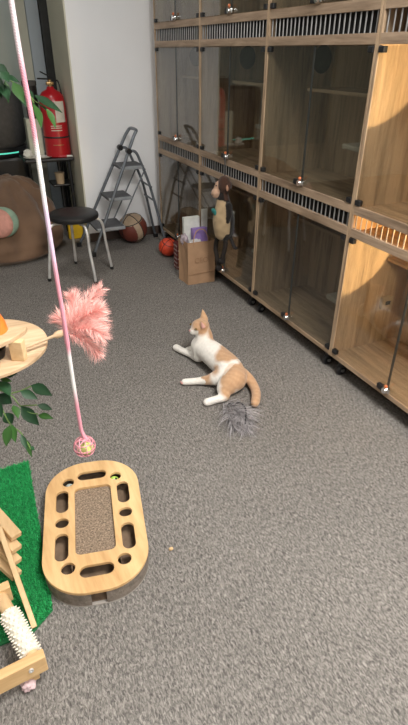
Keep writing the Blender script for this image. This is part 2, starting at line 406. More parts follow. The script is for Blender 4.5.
PLUMES= [[(0.1509, 1.0037, 0.9935), (0.182, 1.0109, 1.0264), (0.2094, 1.0279, 1.0421), (0.2358, 1.029, 1.0625)], [(0.1527, 1.0077, 1.0008), (0.1806, 0.9894, 1.0221), (0.2022, 0.9766, 1.0374), (0.2186, 0.9725, 1.0428)], [(0.1516, 1.0083, 0.9912), (0.1783, 0.9688, 1.0088), (0.1977, 0.9466, 1.0083), (0.2116, 0.9417, 0.9914)], [(0.151, 0.9988, 0.9862), (0.1718, 0.9698, 0.9863), (0.189, 0.962, 0.9672), (0.1983, 0.9565, 0.946)], [(0.1556, 1.0039, 0.9972), (0.169, 1.0382, 1.0099), (0.18, 1.058, 1.028), (0.1793, 1.067, 1.0411)], [(0.1577, 0.9982, 0.9899), (0.1546, 1.0326, 0.9912), (0.149, 1.0413, 1.0004), (0.1441, 1.0461, 1.0041)], [(0.1631, 1.025, 0.9857), (0.1968, 1.0366, 0.9881), (0.2217, 1.0375, 0.9876), (0.231, 1.0256, 0.9762)]]
GREY= [[(0.9859, 1.8259, 0.02), (1.0003, 1.7603, 0.035), (0.9999, 1.6991, 0.035), (0.981, 1.6534, 0.02)], [(0.984, 1.7903, 0.02), (0.9565, 1.7175, 0.03), (0.945, 1.6556, 0.03), (0.9462, 1.6273, 0.015)], [(0.9855, 1.7835, 0.03), (1.0154, 1.7282, 0.04), (1.0296, 1.6844, 0.03), (1.0226, 1.6417, 0.015)], [(1.0016, 1.7318, 0.03), (1.0124, 1.6922, 0.03), (1.0067, 1.6324, 0.015), (0.9961, 1.6036, 0.01)]]
HI_LEAVES += [((0.1687, 1.7761, 1.4624), (0.1992, 1.7318, 1.4365), 0.0309, 0), ((0.1525, 1.7676, 1.4381), (0.1776, 1.7179, 1.4004), 0.0337, 0), ((0.1784, 1.7427, 1.419), (0.1856, 1.7015, 1.3812), 0.0252, 0), ((0.2198, 1.7108, 1.4), (0.2318, 1.6674, 1.3624), 0.0252, 0), ((0.2588, 1.6735, 1.3713), (0.2828, 1.6374, 1.3532), 0.0168, 0)]
# ------------------------------------------------------------------ camera
CAM_X, CAM_Y, CAM_Z = 0.0, 0.0, 1.5
def camera():
    pit, yaw, rol, f = 0.5406, 0.4375, 0.008, 517.0
    fw = Vector((math.sin(yaw) * math.cos(pit), math.cos(yaw) * math.cos(pit), -math.sin(pit)))
    r = Vector((math.cos(yaw), -math.sin(yaw), 0)); u = r.cross(fw)
    r2 = r * math.cos(rol) + u * math.sin(rol); u2 = -r * math.sin(rol) + u * math.cos(rol)
    cd = bpy.data.cameras.new('camera'); cd.sensor_fit = 'VERTICAL'; cd.sensor_height = 36.0; cd.lens = f / 725 * 36.0; cd.clip_start = 0.02
    co = bpy.data.objects.new('camera', cd); COL.objects.link(co)
    R = Matrix((r2, u2, -fw)).transposed().to_4x4(); R.translation = Vector((CAM_X, CAM_Y, CAM_Z)); co.matrix_world = R
    scene.camera = co
camera()

# ------------------------------------------------------------------ the room
struct('floor', MB().box((-2.6, -2.6, -0.05), (2.6, 6.0, 0.0)), M['carpet'])
struct('ceiling', MB().box((-2.6, -2.6, 2.9), (2.6, 6.0, 2.95)), M['ceiling'])
struct('wall_right', MB().box((2.16, -2.6, 0), (2.26, 4.65, 2.9)), M['room_wall'])
struct('wall_left', MB().box((-2.7, -2.6, 0), (-2.6, 6.0, 2.9)), M['room_wall'])
struct('wall_front', MB().box((-2.6, -2.7, 0), (2.26, -2.6, 2.9)), M['room_wall'])
struct('wall_back', MB().box((1.012, 4.65, 0), (2.6, 5.27, 2.9)), M['white_wall'])
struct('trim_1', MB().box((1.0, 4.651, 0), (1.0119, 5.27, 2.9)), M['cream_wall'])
struct('wall_recess', MB().box((-2.6, 5.95, 0), (2.6, 6.05, 2.9)), M['cream_wall'])
w1 = struct('window_1', MB().box((-1.2, 5.93, 0.5), (0.80, 5.948, 2.6)), M['pane'])
wf = MB()
for x0, x1 in ((-1.26, -1.2), (-0.28, -0.22), (0.80, 0.915)): wf.box((x0, 5.89, 0.44), (x1, 5.949, 2.66), 0.004)
wf.box((-1.2, 5.89, 0.44), (0.80, 5.949, 0.5)).box((-1.2, 5.89, 2.6), (0.80, 5.949, 2.66))
part('window_frame', wf, M['cream_wall'], w1)
struct('door_1', MB().box((0.92, 5.90, 0.0), (1.035, 5.949, 2.75), 0.003), M['pale_blue'])
struct('trim_2', MB().box((1.04, 5.86, 0.0), (1.16, 5.949, 2.75), 0.003), M['dark_trim'])
struct('baseboard_back', MB().box((1.012, 4.636, 0), (1.70, 4.6499, 0.075), 0.003), M['skirt'])

# ------------------------------------------------------------------ cabinets
W = 0.857; DEP = 0.43; CX = 1.646
YS = (1.910, 2.768, 3.626)             # near ends of the three dim units
ZB, ZMB, ZMT, ZUB, ZUT, ZTOP = 0.0947, 0.754, 0.899, 1.531, 1.688, 2.36
def make_cabinet():
    root = thing('cat_cabinet', (CX, YS[0], 0), 'dim wooden glass-door cat cabinet directly beside the warmly lit one', 'cabinet', 'glass-fronted cat cabinets in a row')
    y0 = YS[0]; X0 = CX; T = 0.0135
    for ya, yb in ((y0 + .0005, y0 + T), (y0 + W - T, y0 + W - .0005)):
        part('side_panel', MB().box((X0, ya, ZB), (X0 + DEP, yb, ZTOP + .06), 0.001), M['cab_v'], root)
    part('back_panel', MB().box((X0 + DEP, y0, ZB), (X0 + DEP + .012, y0 + W, ZTOP + .06)), M['cab_v'], root)
    ya, yb = y0 + T, y0 + W - T
    part('bottom_panel', MB().box((X0 + .001, ya, ZB), (X0 + DEP, yb, ZB + .024), 0.001), M['cab_h'], root)
    part('top_panel', MB().box((X0 + .001, ya, ZTOP + .03), (X0 + DEP, yb, ZTOP + .06)), M['cab_h'], root)
    for z in (ZMB + .012, ZMT - .026, ZUB + .012, ZUT - .026):
        part('shelf_panel', MB().box((X0 + .02, ya, z), (X0 + DEP, yb, z + .014)), M['cab_h'], root)
    for za, zb in ((ZMB, ZMT), (ZUB, ZUT)):
        for z in (za, zb - .040):
            part('rail', MB().box((X0, ya, z), (X0 + .02, yb, z + .040), 0.0012), M['edge'], root)
        g = MB(); nb = 24
        for i in range(nb):
            y = ya + (i + .5) * (yb - ya) / nb
            g.tube([(X0 + .010, y, za + .038), (X0 + .010, y, zb - .038)], 0.0034, 8)
        part('vent_bars', g, M['bar'], root, True)
        part('vent_shade_sheet', MB().box((X0 + .045, ya, za + .027), (X0 + .05, yb, zb - .027)), M['blackmatte'], root)  # black sheet standing in for the unlit dark behind the bars
    for k, (za, zb) in enumerate(((ZB + .024, ZMB), (ZMT, ZUB), (ZUT, ZTOP + .03))):
        ym = (ya + yb) / 2
        for h, (da, db) in enumerate(((ya + .002, ym - .002), (ym + .002, yb - .002))):
            d = part('glass_door', MB().box((X0 + .004, da, za + .003), (X0 + .009, db, zb - .003)), M['glass'], root)
            ye = db - .003 if h == 0 else da
            part('edge_seal', MB().box((X0 + .003, ye + .0006, za + .003), (X0 + .0098, ye + .0026, zb - .003)), M['seal'], d)
            yh = da if h == 0 else db - .032
            for z in (za + .004, zb - .028):
                part('hinge', MB().box((X0 - .006, yh, z), (X0 + .016, yh + .032, z + .024), 0.003), M['black'], d)
            if h == 0:
                zl = za + .018
                l = part('lock', MB().lathe((X0 - .022, ym - .004, zl), [(0.0, 0), (.014, 0), (.016, .004), (.016, .030)], 20, (1, 0, 0)).box((X0 - .010, ym - .03, zl - .012), (X0 + .002, ym + .016, zl + .012), 0.003), M['chrome'], d, True)
                part('lock_clip', MB().box((X0 - .016, ym + .014, zl - .014), (X0 + .004, ym + .050, zl + .014), 0.004), M['black'], d)
                part('lock_button', MB().ball((X0 - .014, ym - .008, zl + .024), .0085, 2), M['orange_knob'], d, True)
    for y in (y0 + .06, y0 + W - .06):
        for x in (X0 + .04, X0 + DEP - .06):
            c = part('caster', MB().lathe((x, y - .012, .030), [(.0, 0), (.026, 0), (.030, .004), (.030, .020), (.026, .024), (0, .024)], 20, (0, 1, 0)), M['black'], root, True)
            part('caster_fork', MB().box((x - .012, y - .017, .05), (x + .022, y + .017, ZB - .0005), 0.003).box((x - .006, y - .017, .028), (x + .008, y - .0135, .06)).box((x - .006, y + .0135, .028), (x + .008, y + .017, .06)), M['black'], c)
            part('caster_hub', MB().lathe((x, y - .019, .030), [(.010, 0), (.010, .037)], 12, (0, 1, 0)), M['bar'], c, True)
    # fittings inside
    part('inner_shelf', MB().box((X0 + .155, ya, 1.326), (X0 + DEP, ya + .66, 1.342), 0.001), M['cab_h'], root)
    part('inner_upright', MB().box((X0 + .30, ya + .30, ZMT), (X0 + DEP, ya + .314, 1.326), 0.001), M['cab_v'], root)
    hole = MB().lathe((X0 + .355, yb, 1.47), [(.062, 0), (.062, .0016), (0, .0016)], 36, (0, -1, 0)); hole.v = [(v[0], v[1], 1.47 + (v[2] - 1.47) * 1.12) for v in hole.v]
    part('vent_hole_shade', hole, M['blackmatte'], root)  # flat black disc, shade painted for the inside of an oval hole
    part('perch', MB().box((X0 + .11, ya, 1.098), (X0 + .26, ya + .26, 1.122), 0.006), M['ledge'], root)
    part('low_perch', MB().box((X0 + .11, ya, 0.315), (X0 + .26, ya + .22, 0.345), 0.006), M['ledge'], root)
    part('low_shelf', MB().box((X0 + .26, ya, .60), (X0 + DEP, yb, .616)), M['cab_h'], root)
    return root
cab = make_cabinet()
c2 = copy_tree(cab); c2.location.y = YS[1]; c2['label'] = 'dim wooden cat cabinet whose door the monkey plush hangs on'
c3 = copy_tree(cab); c3.location.y = YS[2]; c3['label'] = 'dim wooden cat cabinet at the far end touching the white wall'
c4 = copy_tree(cab); c4.location.y = YS[0] - W - .001; c4['label'] = 'wooden cat cabinet with warm light glowing inside, cut by the picture edge'
for ch in list(c4.children):
    if ch.name.startswith(('perch', 'low_perch', 'vent_shade_sheet', 'inner_shelf', 'inner_upright', 'low_shelf')): bpy.data.objects.remove(ch, do_unlink=True)
Y4 = YS[0] - W - .001
def c4part(name, mb, mat, smooth=False):
    return part(name, mb, mat, c4, smooth)
c4part('socket', MB().box((1.915, 1.872, .33), (1.985, 1.8955, .40), 0.006).box((1.935, 1.868, .355), (1.965, 1.873, .375), mi=1), [M['outlet'], M['dark_trim']])
c4part('low_shelf', MB().box((CX + .26, Y4 + .02, .60), (CX + DEP, Y4 + W - .02, .616)), M['cab_h'])
c4part('tilt_board', MB().box((CX + .27, Y4 + .45, .28), (CX + DEP, Y4 + .46, .60), 0.001), M['cab_v'])
for z in (0.70, 0.845, 1.45):
    c4part('added_lamp', MB().lathe((CX + .16, Y4 + .015, z if z != .845 else .826), [(0, .012), (.022, .012), (.024, .0), (0, 0)], 20, (0, 1, 0)), M['added_lamp_glow'], True)  # pucks added out of view to carry the warm light

# ------------------------------------------------------------------ stool
st = thing('stool', (0.745, 3.90, 0), 'round black-seated stool with four bent silver legs', 'stool')
sx, sy = 0.745, 3.90
part('seat', MB().lathe((sx, sy, .435), [(0, -.004), (.168, -.004), (.180, .004), (.184, .018), (.181, .032), (.168, .042), (.10, .045), (0, .046)], 48), M['black'], st, True)
part('seat_plate', MB().lathe((sx, sy, .425), [(0, 0), (.135, 0), (.135, .0058), (0, .0058)], 32), M['steel'], st, True)
for fx, fy in ((0.496, 3.836), (0.80, 3.637), (0.997, 3.892), (0.762, 4.13)):
    d = Vector((fx - sx, fy - sy, 0)); L = d.length; d.normalize()
    P = lambda r, z: (sx + d.x * r, sy + d.y * r, z)
    lg = part('leg', MB().tube(smooth_path([P(.10, .414), P(.165, .414), P(.198, .393), P(.214, .34), P(.222, .24), P(L - .012, .10), P(L, .012)], 7), .0105, 12), M['steel'], st, True)
    part('leg_tip', MB().lathe(P(L + .001, 0), [(.0, 0), (.013, 0), (.013, .022), (0, .022)], 14), M['black'], lg, True)

# ------------------------------------------------------------------ step ladder
ld = thing('step_ladder', (1.2, 4.42, 0), 'folding three-step grey metal ladder open against the white wall', 'ladder')
def rail_pt(s, t):                              # s 0 = far rail, 1 = near rail ; t = height
    k = t / 0.94
    x0 = 0.885 + .05 * s; x1 = 1.385 + .005 * s
    return Vector((x0 + (x1 - x0) * k, 4.555 + (4.235 - 4.555) * s + (-.055 if s < .5 else .085) * k, t))
loop = [rail_pt(0, .02), rail_pt(0, .5), rail_pt(0, .86), rail_pt(0, .93) + Vector((.004, -.004, 0)), rail_pt(0, .958) + Vector((.012, -.022, 0)), rail_pt(1, .958) + Vector((.012, .022, 0)), rail_pt(1, .93) + Vector((.004, .004, 0)), rail_pt(1, .86), rail_pt(1, .5), rail_pt(1, .02)]
part('front_frame', MB().tube(smooth_path(loop, 6), .0125, 12), M['ladder'], ld, True)
for s in (0, 1):
    p = rail_pt(s, .0); part('foot', MB().box((p.x - .018, p.y - .018, 0), (p.x + .022, p.y + .018, .045), 0.005), M['black'], ld)
    a = rail_pt(s, .80); pp = [a + Vector((.005, 0, .01)), a + Vector((.06, 0, .0)), a + Vector((.10, 0, -.08)), Vector((1.50, a.y, .50)), Vector((1.608, 4.545 - .28 * s, .02))]
    part('rear_leg', MB().tube(smooth_path(pp, 7), .011, 12), M['ladder'], ld, True)
    part('rear_foot', MB().box((1.592, 4.545 - .28 * s - .016, 0), (1.63, 4.545 - .28 * s + .016, .035), 0.004), M['black'], ld)
    part('pivot', MB().lathe((a.x + .004, a.y - .022, a.z + .01), [(.0, 0), (.022, 0), (.022, .044), (0, .044)], 16, (0, 1, 0)), M['black'], ld, True)
    sl = [Vector((1.46, a.y, .665)), Vector((1.34, a.y, .45)), Vector((1.205, a.y, .21))]
    part('side_link', MB().tube(sl, .006, 8), M['ladder'], ld, True)
for t, dx in ((.215, .235), (.450, .195), (.685, .195)):
    a = rail_pt(0, t); b = rail_pt(1, t)
    bm_ = MB(); x0 = a.x - .01; x1 = a.x + dx
    tr = part('tread', MB().box((x0, b.y + .012, t - .012), (x1, a.y - .012, t + .012), 0.006), M['tread'], ld)
    part('tread_edge', MB().box((x0 + .01, b.y + .004, t - .018), (x1 + .006, b.y + .0118, t + .008), 0.003).box((x1, b.y + .012, t - .018), (x1 + .007, a.y - .012, t + .008), 0.003), M['tread_edge'], tr)
for z in (.40, .52):
    k = (.72 - z) / .70
    part('rear_bar', MB().tube([(1.50 + .108 * (.5 - z) / .48, 4.545, z), (1.50 + .108 * (.5 - z) / .48, 4.275, z)], .008, 8), M['ladder'], ld, True)

# ------------------------------------------------------------------ balls
bb = part('basketball', MB().ball((1.375, 4.485, .130), .1295, 5), [M['basket'], M['cream_leather']], None, 'all', loc=(1.375, 4.485, 0))
tag(bb, 'maroon and tan basketball on the floor beneath the step ladder', 'ball')
R0 = Matrix.Rotation(math.radians(25), 3, 'Z') @ Matrix.Rotation(math.radians(-18), 3, 'Y')
for p in bb.data.polygons:
    q = R0.inverted() @ (Vector(p.center) - Vector((0, 0, .13)))
    if abs(q.x + .03) < .028 or (q.z > .072): p.material_index = 1
def seams(c, R, r, parent, offs=True):
    mb = MB()
    for ax in (0, 1):
        pts = []
        for k in range(48):
            a = 2 * PI * k / 48; v = [0, 0, 0]; v[(ax + 1) % 3] = math.cos(a); v[(ax + 2) % 3] = math.sin(a)
            pts.append(Vector(c) + R @ (Vector(v) * r))
        mb.tube(pts, r * .034, 6, closed=True)
    if offs:
        for s in (-1, 1):
            pts = []
            for k in range(48):
                a = 2 * PI * k / 48; pts.append(Vector(c) + R @ (Vector((math.cos(a) * .80, math.sin(a) * .80, .6 * s * abs(math.cos(a)) + .6 * s * (1 - abs(math.cos(a))))).normalized() * r))
            mb.tube(pts, r * .034, 6, closed=True)
    return part('seam', mb, M['black'], parent, True)
seams((1.375, 4.485, .130), R0, .1295, bb)
rb = part('toy_basketball', MB().ball((1.525, 4.005, .078), .0775, 5), M['redball'], None, 'all', loc=(1.525, 4.005, 0))
tag(rb, 'small bright red-orange basketball with black lines by the cabinet', 'ball')
seams((1.525, 4.005, .078), Matrix.Rotation(.5, 3, 'Z') @ Matrix.Rotation(.4, 3, 'X'), .0775, rb)

# ------------------------------------------------------------------ kraft bag and what stands in it
kb = thing('paper_bag', (1.52, 3.39, 0), 'open brown kraft paper bag standing on the carpet below the monkey', 'bag')
a, b = Vector((1.424, 3.335, 0)), Vector((1.638, 3.325, 0)); H = .322
A2, B2 = Vector((1.412, 3.485, 0)), Vector((1.635, 3.475, 0)); up = Vector((0, 0, H)); out_ = .004
def wallq(mb, p, q, z0, z1, bow, n=10, m=8):
    d = (q - p); nrm = Vector((d.y, -d.x, 0)).normalized(); vs = []; fs = []
    for off in (0, -.003):
        for i in range(n + 1):
            for j in range(m + 1):
                u, v = i / n, j / m
                w = bow * math.sin(PI * u) * math.sin(PI * min(1, v * 1.0)) + .003 * math.sin(9 * u + 7 * v) * math.sin(PI * u)
                vs.append(p + d * u + Vector((0, 0, z0 + (z1 - z0) * v)) + nrm * (w + off))
    for o in (0, (n + 1) * (m + 1)):
        for i in range(n):
            for j in range(m):
                k = o + i * (m + 1) + j; fs.append((k, k + m + 1, k + m + 2, k + 1) if o == 0 else (k, k + 1, k + m + 2, k + m + 1))
    mb.add(vs, fs)
mbg = MB(); wallq(mbg, a, b, 0, H, .006); wallq(mbg, b, B2, 0, H, -.003); wallq(mbg, B2, A2, 0, H, .004); wallq(mbg, A2, a, 0, H, -.012)
mbg.add([a + Vector((0, 0, .002)), b + Vector((0, 0, .002)), B2 + Vector((0, 0, .002)), A2 + Vector((0, 0, .002))], [(0, 1, 2, 3)])
part('bag_body', mbg, M['kraft'], kb, True)
part('fold_line', MB().box((1.4195, 3.3155, .0855), (1.6285, 3.3195, .0885)), M['kraft_ink'], kb)
for y in (3.330, 3.47):
    part('bag_handle', MB().tube(smooth_path([(1.465, y, H - .03), (1.47, y, H + .03), (1.49, y + .005, H + .075), (1.525, y + .008, H + .09), (1.56, y + .005, H + .075), (1.58, y, H + .03), (1.585, y, H - .03)], 6), .0035, 8), M['kraft'], kb, True)
def text(body, size, loc, mat, parent, name, ext=.0006):
    cu = bpy.data.curves.new(name, 'FONT'); cu.body = body; cu.size = size; cu.extrude = ext; cu.align_x = 'CENTER'; cu.align_y = 'CENTER'
    o = bpy.data.objects.new(name, cu); COL.objects.link(o); o.rotation_euler = (PI / 2, 0, 0)
    dg = bpy.context.evaluated_depsgraph_get(); dg.update(); me = bpy.data.meshes.new_from_object(o.evaluated_get(dg)); bpy.data.objects.remove(o); bpy.data.curves.remove(cu)
    n = bpy.data.objects.new(name, me); me.materials.clear(); me.materials.append(mat); COL.objects.link(n); n.parent = parent
    n.location = Vector(loc) - origin_of(parent); n.rotation_euler = (PI / 2, 0, 0); return n
text('CEO', .055, (1.525, 3.3185, .185), M['kraft_ink'], kb, 'print')
wc = part('card_box', MB().box((1.440, 3.435, .10), (1.565, 3.468, .475), 0.003, rot=Matrix.Rotation(-.03, 3, 'X')), M['white_card'], None, loc=(1.50, 3.45, .1))
tag(wc, 'flat white box sticking up from the back of the paper bag', 'box')
gb = part('display_board', MB().box((1.578, 3.438, .10), (1.6255, 3.450, .525), 0.002, rot=Matrix.Rotation(.03, 3, 'X')), M['grey_card'], None, loc=(1.60, 3.45, .1))
tag(gb, 'tall off-white board leaning in the paper bag beside the monkey', 'board')
pb = part('lilac_box', MB().box((1.488, 3.368, .20), (1.600, 3.418, .405), 0.004, rot=Matrix.Rotation(-.16, 3, 'X')), M['purple'], None, loc=(1.54, 3.39, .2))
tag(pb, 'small lilac box poking out of the paper bag', 'box')
def crumple(c, r, sc, seed):
    mb = MB(); mb.ball((0, 0, 0), 1, 4); mb.v = [tuple(Vector(c) + Vector((v[0] * sc[0], v[1] * sc[1], v[2] * sc[2])) * r * (1 + .35 * noise.noise(Vector(v) * 2.3 + Vector((seed, 0, 0))))) for v in mb.v]; return mb
cw = part('clear_wrap', crumple((1.50, 3.365, .29), .042, (1.35, .62, 1.0), 3), M['clear'], None, 'all', loc=(1.5, 3.36, .25)); tag(cw, 'crinkled clear plastic wrap filling the mouth of the paper bag', 'plastic wrap')
cw2 = part('pale_pouch', crumple((1.438, 3.43, .315), .042, (.62, .75, 1.1), 8), plain('pale_lilac_wrap', (.42, .35, .38), .35, var=.3, scale=40), None, 'all', loc=(1.44, 3.44, .25)); tag(cw2, 'pale pinkish pouch at the far corner of the paper bag mouth', 'pouch')
gf = thing('gift_box', (1.52, 3.70, 0), 'maroon box with white printed dots between red ball and paper bag', 'box')
part('box_body', MB().box((1.472, 3.66, 0), (1.545, 3.74, .215), 0.003), M['gift'], gf)
dt = MB()
for i in range(3):
    for j in range(6):
        z = .02 + j * .034; 
        x = 1.484 + i * .024 + (.012 if j % 2 else 0)
        if x < 1.54: dt.lathe((x, 3.6602, z), [(.0075, 0), (.0075, .0008), (0, .0008)], 10, (0, -1, 0))
        y = 3.672 + i * .026
        dt.lathe((1.4722, y, z), [(.0075, 0), (.0075, .0008), (0, .0008)], 10, (-1, 0, 0))
part('printed_dots', dt, M['giftdot'], gf)

# ------------------------------------------------------------------ monkey plush
mk = thing('monkey_plush', (1.575, 3.10, .45), 'brown monkey plush with tan belly hanging from a cabinet door lock', 'soft toy')
TAN = (.40, .29, .17); TANF = (.50, .32, .22); BRN = (.060, .028, .018); DRK = (.014, .011, .010)
def painted(mb, fn):
    mb.c = [tuple(fn(Vector(v))) + (1.0,) for v in mb.v]; return mb
def mkcol(v):
    n = noise.noise(v * 40) * .01
    if v.z > .70 or (v.z > .655 and v.x > 1.565): return BRN
    if v.z < .655 and ((v.y - 3.10 - (v.z - .53) * .10) / .075) ** 2 + ((v.z - .53) / .135) ** 2 < 1 and v.x < 1.585: return tuple(c * (1 + .25 * noise.noise(v * 30)) for c in TAN)
    return DRK
body = blob([[(1.575, 3.098, .448, .066), (1.572, 3.10, .52, .073), (1.575, 3.115, .61, .052), (1.578, 3.125, .675, .036)],
             [(1.582, 3.115, .742, .046), (1.578, 3.12, .765, .038)],
             [(1.585, 3.06, .62, .026), (1.575, 3.03, .575, .020), (1.565, 3.035, .53, .017)]], .006, 4)
part('body', painted(body, mkcol), M['plush'], mk, True)
part('face', painted(blob([[(1.553, 3.145, .742, .026), (1.548, 3.148, .722, .026)], [(1.535, 3.150, .694, .030), (1.532, 3.145, .690, .030)]], .004, 5), lambda v: TANF), M['plush'], mk, True)
for e, yy in enumerate((3.168, 3.143)):
    part('eye', MB().ball((1.5265, yy - .014, .746 - .003 * e), .0048, 2), M['black'], mk, True)
part('mouth', MB().tube([(1.504, 3.163, .685), (1.5015, 3.148, .680), (1.505, 3.130, .685)], .0018, 6), M['black'], mk)
er = part('ear', MB().ball((1.580, 3.062, .738), .024, 3, scale=(.4, .8, 1.1)), plain('plush_ear_brown', BRN, .95), mk, True)
part('inner_ear', MB().ball((1.573, 3.062, .736), .018, 3, scale=(.4, .8, 1.1)), plain('plush_ear_tan', (.48, .26, .17), .95), er, True)
er2 = part('ear', MB().ball((1.595, 3.162, .742), .022, 3, scale=(.4, .6, 1.1)), bpy.data.materials['plush_ear_brown'], mk, True)
part('scarf', MB().ball((1.508, 3.122, .585), .022, 2, scale=(.5, 1.3, .8)).ball((1.510, 3.105, .575), .016, 2, scale=(.5, 1, 1.3)), M['teal'], mk, True)
for pts in ([(1.575, 3.125, .42), (1.56, 3.165, .38), (1.555, 3.178, .31), (1.56, 3.165, .25), (1.57, 3.150, .18)], [(1.575, 3.075, .42), (1.575, 3.07, .36), (1.57, 3.085, .29), (1.568, 3.10, .25)]):
    part('leg', MB().tube(smooth_path(pts, 6), [.017] * 6 + [.014] * 400 if False else .0155, 10), plain('plush_dark_leg', (.02, .014, .011), .95), mk, True)
for p in ((1.57, 3.147, .172), (1.568, 3.104, .24)):
    part('paw', MB().ball(p, .026, 3, scale=(1, .8, .9)), plain('plush_dark_paw', (.016, .012, .011), .95), mk, True)
part('tail', MB().tube(smooth_path([(1.60, 3.07, .44), (1.60, 3.03, .40), (1.595, 2.975, .37), (1.59, 2.945, .375)], 6), .011, 8), plain('plush_tail', (.016, .012, .011), .95), mk, True)
MKD = Vector((0, -.03, .018)); mk.location += MKD
part('hanging_cord', MB().tube(smooth_path([(1.628, 3.1865, .905), (1.625, 3.17, .86), (1.60, 3.12, .84), (1.585, 3.095, .812)], 6), .004, 8).tube([(1.628 + .005 * math.cos(k * PI / 6), 3.1865, .916 + .017 * math.sin(k * PI / 6)) for k in range(12)], .003, 6, closed=True), M['black'], mk, True)

# ------------------------------------------------------------------ bean bag and cushion
def beanbag():
    mb = MB(); mb.ball((0, 0, 0), 1, 5); vs = []
    for v in mb.v:
        v = Vector(v); th = math.atan2(v.y, v.x)
        t = (v.z + 1) / 2; ks = ((0, 0, 0), (.10, .86, 0), (.22, .985, .045), (.36, 1.0, .13), (.55, .86, .31), (.75, .58, .47), (.90, .28, .565), (1, 0, .585))
        for (t0, r0, h0), (t1, r1, h1) in zip(ks, ks[1:]):
            if t <= t1: q = (t - t0) / (t1 - t0); R = r0 + (r1 - r0) * q; h = h0 + (h1 - h0) * q; break
        up_ = h / .585
        x = math.cos(th) * R * .51; y = math.sin(th) * R * (.575 if v.y < 0 else .40)
        cr = min(abs((th - a0 + PI) % (2 * PI) - PI) for a0 in (-2.75, -2.05, -1.35, -.7, -.1, .7, 1.6, 2.5))
        fold = (.060 * (1 - math.exp(-(cr / .20) ** 2)) - .040) * min(1, R * 1.6) * min(1, h * 9)
        wr = (-.012 * max(0, (.35) - abs(noise.noise(Vector((v.x * 2.6 + 3, v.y * 2.6, v.z * 3.4))))) / .35 + .006 + .020 * noise.noise(Vector((v.x * 3, v.y * 3, v.z * 4))) + .012 * noise.noise(Vector((v.x * 7, v.y * 7, v.z * 13)))) * min(1, h * 8)
        d = Vector((math.cos(th), math.sin(th), .5)).normalized() * (fold + wr)
        p = Vector((.27 + .11 * up_ + x, 4.80 + .10 * up_ + y, h)) + d
        p.z = max(p.z, .0)
        vs.append(tuple(p))
    mb.v = vs; return mb
bg = part('bean_bag', beanbag(), M['bean'], None, 'all', loc=(.36, 4.78, 0)); tag(bg, 'slumped brown suede bean bag chair behind the black stool', 'bean bag')
cs = thing('round_cushion', (.285, 4.40, .33), 'round pink plush cushion with green rim lying on the bean bag', 'cushion')
nd = Vector((-.10, -.9, .42)).normalized()
def cush(mb, c, r, t, n): mb.lathe(c, [(r * math.cos(a), t * math.sin(a)) if abs(a) < PI / 2 - .01 else (0, t * math.sin(a)) for a in [(-PI / 2 + PI * k / 16) for k in range(17)]], 40, n); return mb
cc = Vector((.275, 4.33, .345))
part('cushion_front', cush(MB(), cc + nd * .028 + Vector((-.030, 0, -.012)), .113, .060, nd), plain('salmon_plush', (.55, .27, .22), .95, var=.15, scale=25, bump=.5, bscale=150), cs, 'all')
part('cushion_rim', cush(MB(), cc, .118, .065, nd), plain('sage_plush', (.25, .36, .27), .95, var=.15, scale=25, bump=.5, bscale=150), cs, 'all')

# ------------------------------------------------------------------ litter machine, table, extinguisher
lt = thing('litter_machine', (.42, 5.55, 0), 'tall dark grey drum appliance with a teal light, behind the bean bag', 'appliance')
part('base_cabinet', MB().box((.08, 5.31, 0), (.68, 5.84, .66), 0.03), M['black'], lt)
part('base_ring', MB().lathe((.40, 5.56, .66), [(0, 0), (.285, 0), (.295, .02), (.295, .075), (.28, .085), (0, .085)], 48), M['black'], lt, True)
part('light_strip', MB().lathe((.40, 5.56, .693), [(.2955, 0), (.2965, .002), (.2965, .012), (.2955, .014)], 96), M['black'], lt, True)
ls = MB()
for k in range(13):
    a = math.radians(-125 + 75 * k / 12)
    ls.v += [(.40 + r * math.cos(a), 5.56 + r * math.sin(a), .693 + z) for r in (.297, .2985) for z in (.001, .013)]
for k in range(12):
    o = k * 4; p = o + 4; ls.f += [(o + 2, p + 2, p + 3, o + 3), (o, o + 1, p + 1, p), (o + 1, o + 3, p + 3, p + 1), (o, p, p + 2, o + 2)]
ls.fm = [0] * len(ls.f)
part('teal_light', ls, M['led'], lt, True)
part('drum', MB().lathe((.40, 5.56, .745), [(0, 0), (.275, 0), (.30, .03), (.315, .20), (.31, .40), (.295, .43), (.26, .44), (0, .445)], 48), M['darkgrey'], lt, True)
tb = thing('side_table', (.82, 5.04, 0), 'black two-tier side table between the bean bag and white wall', 'table')
part('table_top', MB().box((.575, 4.86, .670), (.995, 5.22, .700), 0.012), M['black'], tb)
for x, y in ((.965, 4.91), (.965, 5.19), (.90, 5.06), (.66, 5.23)):
    part('leg', MB().tube([(x, y, 0), (x - .01, y, .672)], .016, 10), M['black'], tb, True)
part('lower_shelf', MB().box((.80, 4.96, .44), (.99, 5.19, .46), 0.008), M['black'], tb)
fe = thing('fire_extinguisher', (.955, 5.02, .665), 'red fire extinguisher standing on the black side table', 'fire extinguisher')
ex, ey, ez = .888, 4.975, .7005
part('cylinder', MB().lathe((ex, ey, ez), [(0, 0), (.098, 0), (.107, .008), (.107, .42), (.098, .475), (.075, .505), (.035, .525), (.026, .545), (0, .545)], 40), M['red'], fe, True)
part('base_band', MB().lathe((ex, ey, ez + .155), [(.1072, 0), (.1085, .002), (.1085, .012), (.1072, .014)], 40), M['black'], fe, True)
